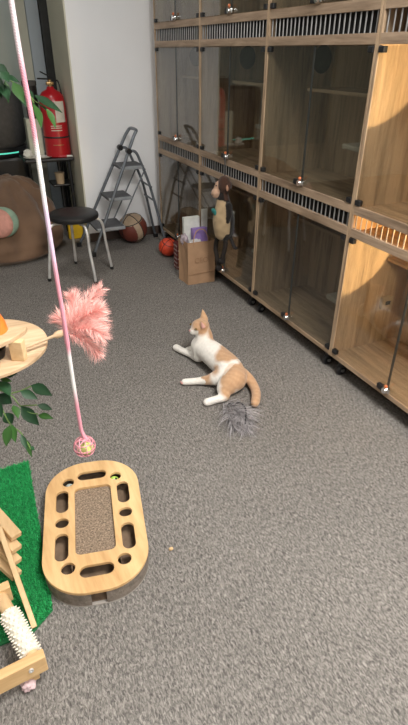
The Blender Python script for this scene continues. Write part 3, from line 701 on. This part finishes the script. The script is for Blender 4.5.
def arc_label(a0, a1, z0, z1, r, mat, nm, parent):
    mb = MB(); n = 16
    for k in range(n + 1):
        a = math.radians(a0 + (a1 - a0) * k / n)
        for rr in (r, r + .0012):
            for z in (z0, z1): mb.v.append((ex + rr * math.cos(a), ey + rr * math.sin(a), z))
    for k in range(n):
        o = k * 4; p = o + 4; mb.f += [(o + 2, p + 2, p + 3, o + 3), (o, o + 1, p + 1, p), (o + 1, o + 3, p + 3, p + 1), (o, p, p + 2, o + 2)]
    mb.fm = [0] * len(mb.f); return part(nm, mb, mat, parent, True)
arc_label(-92, -45, ez + .28, ez + .44, .1072, M['paper_label'], 'paper_label', fe)
for z in (.10, .215, .235, .25): arc_label(-120, -70, ez + z, ez + z + .006, .1072, M['paper_label'] if z > .2 else M['brass'], 'printed_line', fe)
part('valve', MB().lathe((ex, ey, ez + .535), [(.016, 0), (.018, .03), (.014, .034), (.014, .06), (0, .06)], 16).box((ex - .03, ey - .014, ez + .555), (ex + .03, ey + .014, ez + .58), 0.004), M['brass'], fe, True)
part('lever', MB().obox((ex + .01, ey, ez + .60), (ex - .10, ey - .02, ez + .605), .022, .012, bev=.003).obox((ex + .01, ey, ez + .615), (ex - .07, ey - .02, ez + .655), .022, .008, bev=.003), M['black'], fe)
part('hose', MB().tube(smooth_path([(ex + .03, ey, ez + .565), (ex + .06, ey - .01, ez + .59), (ex + .074, ey - .03, ez + .54), (ex + .082, ey - .02, ez + .42), (ex + .077, ey - .02, ez + .30)], 6), .006, 8), M['black'], fe, True)
gx = part('storage_box', MB().box((.655, 5.02, .7005), (.775, 5.15, 1.00), 0.006), M['green_box'], None, loc=(.71, 5.08, .7005)); tag(gx, 'pale green upright box on the black side table behind leaves', 'box')
kn = thing('canister', (.765, 5.085, 1.0), 'black lidded canister on top of the pale green box', 'canister')
part('canister_body', MB().lathe((.735, 5.085, 1.0005), [(0, 0), (.045, 0), (.05, .01), (.055, .25), (0, .25)], 28), M['black'], kn, True)
part('canister_lid', MB().lathe((.735, 5.085, 1.2505), [(0, 0), (.060, 0), (.062, .03), (.055, .036), (0, .034)], 28), M['darkgrey'], kn, True)
tr_ = part('tray', MB().lathe((.700, 4.93, .7005), [(0, .004), (.055, .004), (.075, .012), (.078, .012), (.06, .0), (0, 0)], 36), M['white_card'], None, True, loc=(.700, 4.93, .7005)); tag(tr_, 'white shallow dish near the front edge of the side table', 'dish')
for v in tr_.data.vertices: v.co.x *= 1.6
cl = part('crumpled_tissue', crumple((.622, 4.955, .735), .034, (1.1, .8, 1), 5), M['white_card'], None, 'all', loc=(.62, 4.95, .7005)); tag(cl, 'crumpled white tissue on the side table end nearest the dark drum', 'tissue')
mkx = thing('marker_pen', (.95, 4.925, .68), 'red marker with white cap lying on the side table edge', 'pen')
part('pen_barrel', MB().tube([(.865, 4.872, .7115), (.935, 4.868, .7115)], .011, 12), M['red'], mkx, True)
part('pen_cap', MB().tube([(.935, 4.868, .7115), (.985, 4.866, .7115)], [.010, .008], 12), M['white_card'], mkx, True)
tp = part('tub', MB().lathe((.875, 5.0, .4605), [(0, 0), (.035, 0), (.042, .085), (.045, .095), (0, .095)], 24), M['outlet'], None, True, loc=(.875, 5.0, .46)); tag(tp, 'small beige tub on the lower tier of the side table', 'tub')
yb_ = part('yellow_packet', MB().box((.850, 4.78, 0), (.985, 4.83, .19), 0.012, rot=Matrix.Rotation(.12, 3, 'X'), piv=(.9, 4.8, 0)), M['yellow'], None, loc=(.915, 4.8, 0)); tag(yb_, 'yellow packet on the floor seen between the stool legs', 'packet')

# ------------------------------------------------------------------ cat
def cat():
    root = thing('cat', (1.07, 2.08, 0), 'ginger and white cat lying on the carpet looking away to the left', 'cat')
    tail = [(1.140, 1.985, .075, .030), (1.168, 1.955, .050, .026), (1.172, 1.905, .032, .025), (1.156, 1.848, .026, .024), (1.124, 1.795, .025, .0235), (1.106, 1.772, .024, .021)]
    ch = [
        [(1.052, 2.280, .100, .062), (1.070, 2.205, .096, .067), (1.086, 2.110, .088, .070), (1.096, 2.030, .080, .071), (1.096, 1.965, .070, .062)],
        [(1.050, 2.265, .105, .058), (1.064, 2.272, .155, .048), (1.058, 2.290, .198, .042)],
        [(1.054, 2.290, .218, .045), (1.040, 2.290, .216, .044)],
        [(1.030, 2.289, .208, .031), (1.004, 2.287, .201, .022)],
        [(1.036, 2.262, .095, .045), (1.026, 2.265, .048, .033), (1.012, 2.325, .030, .022), (.985, 2.392, .025, .019), (.966, 2.448, .023, .021)],
        [(1.06, 2.33, .08, .040), (1.05, 2.37, .035, .028), (1.02, 2.395, .022, .020)],
        [(1.060, 1.995, .075, .056), (1.018, 2.010, .058, .041), (.985, 2.030, .042, .029), (.938, 2.064, .027, .020), (.868, 2.094, .021, .018)],
        [(1.080, 1.945, .070, .064), (1.040, 1.925, .062, .054), (1.008, 1.912, .048, .039), (.992, 1.876, .030, .024), (.950, 1.880, .024, .020), (.898, 1.881, .021, .020)],
        tail,
    ]
    def ears(mb):
        for b, t, r in (((1.078, 2.306, .243), (1.082, 2.338, .297), .025), ((1.052, 2.254, .236), (1.036, 2.252, .276), .026)):
            b = Vector(b); t = Vector(t)
            mb.tube([b, b.lerp(t, .5), b.lerp(t, .85), t], [r, r * .62, r * .26, r * .08], 14)
    mb = blob(ch, .0055, 5, ears)
    OR = (.54, .335, .195); WH = (.82, .78, .72); OD = (.42, .215, .10); PK = (.66, .36, .30)
    sp = [((1.075, 2.315, .240), .066), ((1.042, 2.262, .235), .050), ((1.105, 2.280, .180), .060), ((1.118, 2.258, .14), .050),
          ((1.150, 2.095, .135), .068), ((1.085, 2.060, .155), .055), ((1.130, 2.050, .14), .056),
          ((1.155, 1.935, .08), .085), ((1.100, 1.90, .12), .085), ((1.045, 1.89, .11), .065), ((1.015, 1.875, .055), .042), ((.965, 2.050, .050), .048), ((1.02, 2.02, .085), .035)]
    tl = [Vector(t[:3]) for t in tail]
    def fn(v):
        w = noise.noise(v * 22) * .014
        k = -1
        for c, r in sp: k = max(k, (r + w - (v - Vector(c)).length) / .010)
        if min((v - t).length for t in smooth_tail) < .040 and v.y < 1.985 and v.x > 1.07 and v.z < .11: k = 1
        if v.x < 1.020 and v.z > .17 and v.z < .214: k = -1
        if v.z < .05 and v.x < .955: k = -1
        if .07 < v.z and abs((v.y - 2.0) - (v.x - 1.12) * .5) < .011 and v.x > 1.02: k = min(k, -.2 + w * 40)
        k = min(1, max(0, k * .5 + .5))
        st = .5 + .5 * math.sin((v.y * .7 + v.x * .8 + .6 * v.z) * 190 + noise.noise(v * 25) * 3)
        o = [OR[i] * (1 - .35 * st) + OD[i] * .35 * st for i in range(3)]
        g = 1 + .10 * noise.noise(v * 90)
        return tuple((WH[i] * (1 - k) + o[i] * k) * g for i in range(3))
    smooth_tail = smooth_path(tl, 5)
    mb.c = [fn(Vector(v)) + (1.0,) for v in mb.v]
    part('body', mb, M['fur'], root, 'all')
    part('inner_ear', MB().tube([(1.041, 2.237, .240), (1.0345, 2.2375, .256), (1.032, 2.241, .268)], [.013, .009, .003], 10), plain('inner_ear_pink', PK, .8), root, True)
    for y in (2.262, 2.328):
        part('eye', MB().ball((1.006, y - .005, .224), .0085, 2, scale=(1, .7, .8)), M['eye'], root, True)
    part('nose', MB().ball((.983, 2.287, .207), .0065, 2, scale=(.8, 1.2, .8)), M['nose'], root, True)
    for y in (2.088, 2.102): part('toe_pad', MB().ball((.851, y, .021), .005, 2), M['nose'], root, True)
cat()

# ------------------------------------------------------------------ grey feather toy
ft = thing('feather_toy', (.99, 1.70, 0), 'fluffy grey feather toy on the carpet by the tail of the cat', 'cat toy')
mb = MB(); cols = []
feather(mb, cols, GREY, .095, 170, .0024, .8, .2, random.Random(3), ((.22, .205, .21), (.56, .525, .535)))
mb.v = [(v[0], v[1], max(v[2], .003)) for v in mb.v]; mb.c = cols
part('plume', mb, M['feather'], ft)
ft.location += Vector((-.018, .02, 0))
part('plume_spine', MB().tube(smooth_path([(.975, 1.800, .04), (1.02, 1.765, .055), (1.02, 1.71, .05), (.985, 1.65, .02)], 6), .004, 8), M['black'], ft, True)

# ------------------------------------------------------------------ scratch board
sb = thing('scratch_board', (.198, 1.34, 0), 'pale wooden oval scratching board with ball holes and cardboard centre', 'cat scratcher')
sb.scale = (1, 1, .90)
ANG = math.radians(77.8 - 90); cA, sA = math.cos(ANG), math.sin(ANG)
def T(p): return Vector((.198 + p[0] * cA - p[1] * sA, 1.340 + p[0] * sA + p[1] * cA, p[2]))
ring = stadium(0, 0, .348, .602, .150, 14)
holes = [stadium(0, 0.222, 0.1100, 0.0450), stadium(0, -0.222, 0.1100, 0.0450), stadium(-0.0905, 0.198, 0.0430, 0.0430), stadium(0.0905, 0.198, 0.0430, 0.0430), stadium(-0.0905, -0.198, 0.0450, 0.0450), stadium(0.0905, -0.198, 0.0450, 0.0450),
         stadium(0.112, 0.106, 0.0440, 0.1100), stadium(-0.112, 0.102, 0.0440, 0.1100), stadium(0.112, -0.104, 0.0440, 0.1140), stadium(-0.112, -0.108, 0.0440, 0.1140), stadium(0.112, 0.004, 0.0470, 0.0430), stadium(-0.112, -0.002, 0.0470, 0.0430),
         stadium(0, .004, .134, .312, .020, 6)]
part('top_plate', plate([ring] + holes, .066, .080, T, .002), M['ply'], sb)
wl = MB(); R1 = stadium(0, 0, .344, .598, .147, 24); R2 = stadium(0, 0, .326, .580, .138, 24); n = len(R1)
for i in range(n):
    j = (i + 1) % n; mid = ((R1[i][0] + R1[j][0]) / 2, (R1[i][1] + R1[j][1]) / 2)
    if mid[1] < -.27 and abs(mid[0]) < .024 or math.hypot(R1[i][0] - R1[j][0], R1[i][1] - R1[j][1]) < 1e-6: continue
    segs = [(0, 1)]
    q = [T((R1[i][0], R1[i][1], .006)), T((R1[j][0], R1[j][1], .006)), T((R2[j][0], R2[j][1], .006)), T((R2[i][0], R2[i][1], .006))]
    q += [v + Vector((0, 0, .060)) for v in q]
    wl.add(q, [(0, 1, 5, 4), (1, 2, 6, 5), (2, 3, 7, 6), (3, 0, 4, 7), (4, 5, 6, 7)])
# straight end pieces either side of the notch
for s in (-1, 1):
    for e in (-1, 1):
        xa, xb = sorted((s * .024, s * .030)); 
        if e == -1:
            q = [T((x, y, z)) for z in (.006, .066) for x, y in ((xa, -.299), (xb, -.299), (xb, -.290), (xa, -.290))]
            wl.add(q, [(0, 1, 5, 4), (1, 2, 6, 5), (2, 3, 7, 6), (3, 0, 4, 7), (4, 5, 6, 7)])
part('side_wall', wl, M['cardboard'], sb)
part('bottom_plate', plate([stadium(0, 0, .345, .599, .147, 14)], .0005, .006, T), M['board_base'], sb)
part('track_floor', plate([stadium(0, 0, .322, .576, .136, 14)], .0065, .012, T), M['darkcard'], sb)
part('ball_rail', MB().lathe(T((-.088, .194, .0125)), [(0, 0), (.022, 0), (.022, .0155), (0, .0155)], 20).lathe(T((.084, .200, .0125)), [(0, 0), (.022, 0), (.022, .0155), (0, .0155)], 20), M['darkcard'], sb)
part('scratch_pad', plate([stadium(0, .004, .150, .330, .022, 6)], .0125, .0655, T), plain('rough_corrugated_pad', (.25, .185, .13), .95, var=.65, scale=170, bump=1.0, bscale=220), sb)
dv = MB()
for x in (-.078, .078): 
    q = [T((xx, yy, z)) for z in (.0125, .0655) for xx, yy in ((x - .003 if x < 0 else x, -.19), (x if x < 0 else x + .003, -.19), (x if x < 0 else x + .003, .19), (x - .003 if x < 0 else x, .19))]
    dv.add(q, [(0, 1, 5, 4), (1, 2, 6, 5), (2, 3, 7, 6), (3, 0, 4, 7), (4, 5, 6, 7), (3, 2, 1, 0)])
part('track_wall', dv, M['darkcard'], sb)
for nm, u, v, m, lab in (('bell_ball', -.088, .194, 'bellball', 'grey-teal ball in a round hole of the scratching board'), ('rattle_ball', .084, .200, 'greenball', 'lime green ball in a round hole of the scratching board')):
    p = T((u, v, .0435)); o = part(nm, MB().ball(p, .0185, 3), M[m], None, 'all', loc=(p.x, p.y, .0125)); tag(o, lab, 'ball')
    p2 = p + Vector((-.004, -.010, .011))
    part('spot', MB().ball(p2, .008, 2), M['white_card'] if m == 'bellball' else M['giftdot'], o, True)
    part('bell', MB().ball(p + Vector((.006, -.006, .0135)), .0055, 2), M['black'], o, True)

cbm = part('crumb', crumple((.416, 1.150, .006), .0065, (1.2, .9, .8), 2), M['pine'], None, 'all', loc=(.416, 1.15, 0)); tag(cbm, 'tiny tan crumb on the carpet beside the scratching board', 'crumb')
# ------------------------------------------------------------------ hanging teaser
rope = smooth_path([(.134, .96, 2.899), (.132, .96, 2.2), (.130, .96, 1.70), (.131, .96, 1.564), (.132, .96, 1.488), (.1355, .96, 1.403), (.136, .96, 1.325), (.136, .96, 1.24), (.1375, .96, 1.125), (.1395, .96, 1.016), (.1395, .96, .897), (.141, .96, .790), (.1425, .96, .755), (.150, .955, .732)], 6)
tz = thing('hanging_teaser', (.135, .96, 2.899), 'pink and white rope teaser hanging with pink feathers and a wire ball', 'cat toy')
zr = lambda z: (z - .70) / (1.62 - .70)
PKc, WHc, LIc = (.80, .33, .41), (.84, .81, .79), (.70, .54, .70)
part('rope', MB().tube(rope, .0043, 10), ramp_z('tie_dyed_rope', [(0, PKc), (zr(.83), PKc), (zr(.88), WHc), (zr(.955), WHc), (zr(.975), PKc), (zr(1.13), PKc), (zr(1.19), LIc), (zr(1.25), LIc), (zr(1.29), WHc), (zr(1.355), WHc), (zr(1.38), PKc), (zr(1.47), PKc), (zr(1.50), (.74, .60, .64)), (1, (.74, .62, .66))], .70 - 2.899, 1.62 - 2.899), tz, True)
mb = MB(); cols = []
feather(mb, cols, PLUMES, .031, 520, .0010, .95, .1, random.Random(5), ((.92, .42, .38), (.98, .66, .60)))
mb.c = cols; part('plume', mb, M['feather'], tz)
part('plume_wrap', MB().tube([(.139, .962, 1.03), (.1395, .962, .985)], .0052, 10), M['pinkwire'], tz, True)
bc = Vector((.1435, .957, .714)); wb = MB()
for k in range(6):
    Rm = Matrix.Rotation(k * PI / 6, 3, 'Z') @ Matrix.Rotation(.35 * math.sin(k * 2.1), 3, 'X')
    wb.tube([bc + Rm @ Vector((.0245 * math.cos(a), 0, .0245 * math.sin(a))) for a in [2 * PI * j / 36 for j in range(36)]], .0012, 6, closed=True)
for z in (-.014, 0, .014):
    r = math.sqrt(.0245 ** 2 - z * z); wb.tube([bc + Vector((r * math.cos(a), r * math.sin(a), z)) for a in [2 * PI * j / 36 for j in range(36)]], .0012, 6, closed=True)
wbo = part('wire_ball', wb, M['pinkwire'], tz, True)
part('inner_ball', MB().ball(bc + Vector((.004, -.003, -.005)), .0155, 3), M['tennis'], wbo, 'all')
part('bell', MB().ball(bc + Vector((-.012, -.002, -.006)), .0075, 3), M['cream_leather'], wbo, 'all')

# ------------------------------------------------------------------ turf mat
tm = thing('turf_mat', (-.35, 1.45, 0), 'bright green artificial turf mat beside the scratching board', 'mat')
mat_poly = [(.032, 1.815), (-.75, 1.80), (-.80, 1.03), (-.07, 1.04), (-.004, 1.09), (.012, 1.40)]
part('mat_backing', plate([mat_poly], .0005, .008), M['turf_base'], tm)
def inside(x, y):
    c = False; j = len(mat_poly) - 1
    for i in range(len(mat_poly)):
        (xi, yi), (xj, yj) = mat_poly[i], mat_poly[j]
        if (yi > y) != (yj > y) and x < (xj - xi) * (y - yi) / (yj - yi) + xi: c = not c
        j = i
    return c
mb = MB(); cols = []; rg = random.Random(2)
while len(mb.f) < 26000:
    x = .06 - abs(rg.gauss(0, .16)) if rg.random() < .8 else rg.uniform(-.8, .06); y = rg.uniform(1.05, 1.84)
    if not inside(x, y): continue
    a = rg.uniform(0, 2 * PI); l = rg.uniform(.010, .020); w = .0016; t = rg.uniform(.2, 1.1); b = rg.uniform(0, 2 * PI)
    dx, dy = math.cos(a) * w, math.sin(a) * w; tx, ty = math.cos(b) * math.sin(t) * l, math.sin(b) * math.sin(t) * l
    g = rg.uniform(.55, 1.35)
    mb.add([(x - dx, y - dy, .008), (x + dx, y + dy, .008), (x + tx, y + ty, .008 + math.cos(t) * l)], [(0, 1, 2)])
    cols += [(.035 * g, .42 * g, .125 * g, 1)] * 3
mb.c = cols; pl = part('pile', mb, M['turf'], tm); pl['kind'] = 'stuff'

# ------------------------------------------------------------------ cat tree
ct = thing('cat_tree', (-.22, 1.34, 0), 'birch cat tree with round feeding platform and stick perch', 'cat tree')
part('base_board', MB().lathe((-.30, 1.42, .0085), [(0, 0), (.20, 0), (.20, .02), (0, .02)], 48), M['pine_light'], ct, True)
part('trunk', MB().lathe((-.235, 1.345, .0285), [(0, 0), (.045, 0), (.045, 1.75), (0, 1.75)], 28), plain('sisal_rope_wrap', (.45, .33, .20), .95, bump=.6, bscale=200), ct, True)
part('platform', MB().lathe((-.027, 1.226, .868), [(0, 0), (.150, 0), (.156, .003), (.156, .010), (.151, .013), (0, .013)], 72).obox((-.235, 1.345, .861), (-.06, 1.245, .861), .05, .014), M['pine_light'], ct, True)
part('bowl_shelf', plate([[(.081, 1.160), (.078, 1.150), (.070, 1.139), (.058, 1.128), (.038, 1.112), (.014, 1.098), (-.02, 1.087), (-.06, 1.082), (-.10, 1.083), (-.14, 1.10), (-.15, 1.26), (-.06, 1.225), (.02, 1.19)]], .932, .943, lambda p: Vector(p), .002), M['pine_light'], ct)
part('support_block', MB().obox((.050, 1.124, .8812), (.050, 1.124, .9318), .032, .020, up=(.5, .87, 0), bev=.002), M['pine'], ct)
part('support_block', MB().obox((-.10, 1.20, .8812), (-.10, 1.20, .9318), .030, .018, up=(.5, .87, 0), bev=.002), M['pine'], ct)
pg = MB(); p0 = Vector((.055, 1.140, .898)); p1 = Vector((.168, 1.178, .902))
dd = (p1 - p0); LL = dd.length
pg.lathe(p0, [(0, 0), (.0042, 0), (.0038, LL * .66), (.0040, LL * .745), (.0082, LL * .80), (.0095, LL * .89), (.0065, LL * .98), (0, LL)], 16, dd)
part('peg', pg, M['pine_light'], ct, True)
oc = part('orange_cup', MB().lathe((.006, 1.170, .9432), [(0, 0), (.034, 0), (.031, .02), (.017, .058), (.012, .062), (0, .062)], 32), M['orange_cup'], None, True, loc=(.006, 1.170, .9432)); tag(oc, 'orange plastic cup upturned on the small upper shelf of cat tree', 'cup')
db = thing('food_bowl', (.005, 1.165, .8815), 'black bowl of pale kibble between the two cat tree shelves', 'bowl')
part('bowl_body', MB().lathe((-.012, 1.165, .8815), [(0, 0), (.034, 0), (.040, .024), (.037, .024), (.032, .006), (0, .006)], 32), M['black'], db, True)
kb2 = MB()
for k in range(26):
    a = k * 2.4; r = .0058 * math.sqrt(k); kb2.ball((-.012 + r * math.cos(a), 1.168 + r * math.sin(a), .8995 + .006 * (1 - r / .03)), .0055, 1)
kk = part('kibble', kb2, M['cream_leather'], db, True); kk['kind'] = 'stuff'

# ------------------------------------------------------------------ ivy
def leaf_mesh(mb, cols, base, tip, w, bright, rg):
    b = Vector(base); t = Vector(tip); d = t - b; L = d.length; d.normalize()
    view = Vector((rg.uniform(-.5, .5), -.75 + rg.uniform(-.3, .3), .65 + rg.uniform(-.2, .2))).normalized()
    s = d.cross(view).normalized(); n = s.cross(d).normalized()
    c = ((.032, .088, .020) if bright else (.012, .042, .016)); k = rg.uniform(.8, 1.3); c = tuple(x * k for x in c) + (1,); cv = tuple(min(1, x * 1.3) for x in c[:3]) + (1,)
    prof = [(0, .0), (.10, .34), (.25, .82), (.42, 1.0), (.60, .86), (.78, .52), (.92, .18), (1.0, 0)]
    o = len(mb.v); vs = []
    for u, q in prof:
        sag = -.10 * L * u * u
        m = b + d * (L * u) + n * (sag)
        vs += [m + s * (w / 2 * q) + n * (.16 * w * q), m, m - s * (w / 2 * q) + n * (.16 * w * q)]
        cols += [c, cv, c]
    fs = []
    for i in range(len(prof) - 1):
        a = i * 3; fs += [(a, a + 1, a + 4, a + 3), (a + 1, a + 2, a + 5, a + 4)]
    mb.add(vs, fs)
for nm, LV, STM, lab in (('ivy_vine', HI_LEAVES, HI_STEMS, 'leafy green vine reaching across in front of the fire extinguisher'), ('ivy_vine', LO_LEAVES, LO_STEMS, 'leafy green vine trailing below the birch platform')):
    iv = thing(nm, LV[0][0], lab, 'vine', 'plastic vines on the cat tree')
    rg = random.Random(11)
    s = MB(); S = [list(q) for q in STM]
    S[0] = [(-.192, 1.345, S[0][0][2] + .03)] + S[0]
    for q in S: s.tube(smooth_path(q, 5), .0016, 6)
    s2 = part('stem', s, plain('vine_stem_green', (.12, .20, .05), .6), iv, True)
    for b in (0, 1):
        mb = MB(); cols = []
        for base, tip, w, br in LV:
            if br == b: leaf_mesh(mb, cols, base, tip, w * 1.2, br, rg)
        mb.c = cols; part('dark_leaves' if b == 0 else 'bright_leaves', mb, M['leaf'], iv, 'all')

# ------------------------------------------------------------------ wooden toys at the near corner
rf = thing('roller_toy', (-.11, .98, 0), 'pine floor toy with a cream spiked roller between two beams', 'cat toy')
part('beam', MB().box((-.42, .878, .055), (-.0495, .906, .118), 0.003, rot=Matrix.Rotation(.10, 3, 'Z'), piv=(-.05, .89, .09)), M['pine_x'], rf)
part('beam', MB().box((-.42, 1.135, .055), (-.108, 1.163, .118), 0.003, rot=Matrix.Rotation(.10, 3, 'Z'), piv=(-.108, 1.15, .09)), M['pine_x'], rf)
part('bolt', MB().lathe((-.090, .8745, .093), [(.0, 0), (.0065, 0), (.0065, .005), (.0035, .005), (.0035, .002), (0, .002)], 16, (.1, -1, 0)), M['steel'], rf, True)
d0, d1 = Vector((-.140, 1.137, .092)), Vector((-.080, .906, .092))
part('dowel', MB().tube([d0, d1], .019, 20), M['pine'], rf, True)
sv = MB(); q0 = d0.lerp(d1, .30); q1 = d0.lerp(d1, .96); ax = (q1 - q0).normalized(); e1 = ax.orthogonal().normalized(); e2 = ax.cross(e1)
sv.lathe(q0, [(.0195, 0), (.0245, .002), (.0245, (q1 - q0).length - .002), (.0195, (q1 - q0).length)], 28, ax)
for i in range(11):
    for j in range(12):
        a = 2 * PI * (j + .5 * (i % 2)) / 12; r = e1 * math.cos(a) + e2 * math.sin(a)
        sv.lathe(q0.lerp(q1, (i + .5) / 11) + r * .024, [(.0038, 0), (.0022, .006), (0, .0085)], 7, r)
part('spiked_sleeve', sv, M['spike'], rf, True)
part('foot_block', MB().box((-.118, .885, .020), (-.075, .915, .056), 0.003), M['pine_x'], rf)
part('foot_block', MB().box((-.36, .85, .0), (-.32, .88, .056), 0.003), M['pine_x'], rf)
part('foot_block', MB().box((-.36, 1.11, .0085), (-.32, 1.14, .056), 0.003), M['pine_x'], rf)
part('foot_block', MB().box((-.16, 1.135, .0085), (-.125, 1.16, .056), 0.003), M['pine_x'], rf)
part('rubber_foot', crumple((-.108, .885, .0185), .0175, (1.1, 1, 1), 4), M['pinkrubber'], rf, 'all')
sf = thing('slat_frame', (-.10, 1.25, 0), 'fanned pine slats on the turf with one long leaning strut', 'wooden frame')
part('strut', MB().obox((-.0655, 1.050, .010), (-.104, 1.30, .205), .026, .016, up=(1, 0, 0), bev=.002), M['pine'], sf)
for k in range(4):
    z = .180 - .034 * k; yk = -.030 * k
    part('slat', MB().obox((-.060 - .008 * k, 1.262 + yk * .7, z), (-.135 - .012 * k, 1.43 + yk, z + .035), .036, .020, up=(0, .2, 1), bev=.002), M['pine'], sf)
for x, y in ((-.128, 1.40), (-.175, 1.33)):
    part('post', MB().box((x - .012, y - .012, .0085), (x + .012, y + .012, .20), 0.002), M['pine'], sf)

# ------------------------------------------------------------------ lamps of the room, added lights in the cabinet
def area(name, loc, size, watts, col=(1, .97, .93), rot=(0, 0, 0)):
    l = bpy.data.lights.new(name, 'AREA'); l.shape = 'SQUARE'; l.size = size; l.energy = watts; l.color = col
    o = bpy.data.objects.new(name, l); COL.objects.link(o); o.location = loc; o.rotation_euler = rot; return o
def ceiling_panel(x, y, size, watts, lab):
    t = thing('ceiling_light', (x, y, 2.9), lab, 'ceiling light', 'square ceiling light panels')
    part('light_frame', MB().box((x - size / 2 - .03, y - size / 2 - .03, 2.872), (x + size / 2 + .03, y + size / 2 + .03, 2.8995), .004), M['white_card'], t)
    part('light_diffuser', MB().box((x - size / 2, y - size / 2, 2.866), (x + size / 2, y + size / 2, 2.8715)), M['panel_glow'], t)
    area('ceiling_lamp', (x, y, 2.86), size, watts)
ceiling_panel(0.95, 0.25, 0.7, 84, 'square ceiling light panel above the near carpet')
ceiling_panel(-0.9, 1.6, 0.6, 5, 'square ceiling light panel above the cat tree')
ceiling_panel(0.6, -1.3, 0.7, 46, 'square ceiling light panel behind the viewer')
ceiling_panel(0.45, 3.3, 0.5, 9, 'square ceiling light panel above the stool')
def spot(loc, tgt, watts, ang, blend=.08, rad=.01, col=(1, .70, .36)):
    l = bpy.data.lights.new('added_cabinet_light', 'SPOT'); l.energy = watts; l.spot_size = math.radians(ang); l.spot_blend = blend; l.shadow_soft_size = rad; l.color = col  # warm light added inside the lit cabinet, its real source unseen
    o = bpy.data.objects.new('added_cabinet_light', l); COL.objects.link(o); o.location = loc
    o.rotation_euler = (Vector(tgt) - Vector(loc)).to_track_quat('-Z', 'Y').to_euler()
spot((CX + .16, Y4 + .03, .70), (CX - .02, Y4 + W, .78), 60, 46)
spot((CX + .16, Y4 + .03, 1.45), (CX - .02, Y4 + W, 1.56), 60, 46)
for zz, ww in ((.70, 11), (1.45, 8)): spot((CX + .17, Y4 + .04, zz), (CX + .25, Y4 + .6, zz - .4), ww, 150, 1.0, .03, (1, .78, .52))  # wide warm fill, added to brighten the cabinet interior
spot((CX + .16, Y4 + .03, .826), (CX + .12, Y4 + W, .826), 40, 60, col=(1, .56, .2))

w = bpy.data.worlds.new('room_ambient'); scene.world = w; w.use_nodes = True
w.node_tree.nodes['Background'].inputs[0].default_value = (.9, .95, 1, 1); w.node_tree.nodes['Background'].inputs[1].default_value = 0.2

vs = scene.view_settings
vs.view_transform = 'Standard'; vs.look = 'None'; vs.gamma = 1.0; vs.use_curve_mapping = False; vs.exposure = 0.17
scene.cycles.use_denoising = True
scene.cycles.max_bounces = 8
scene.cycles.transparent_max_bounces = 24
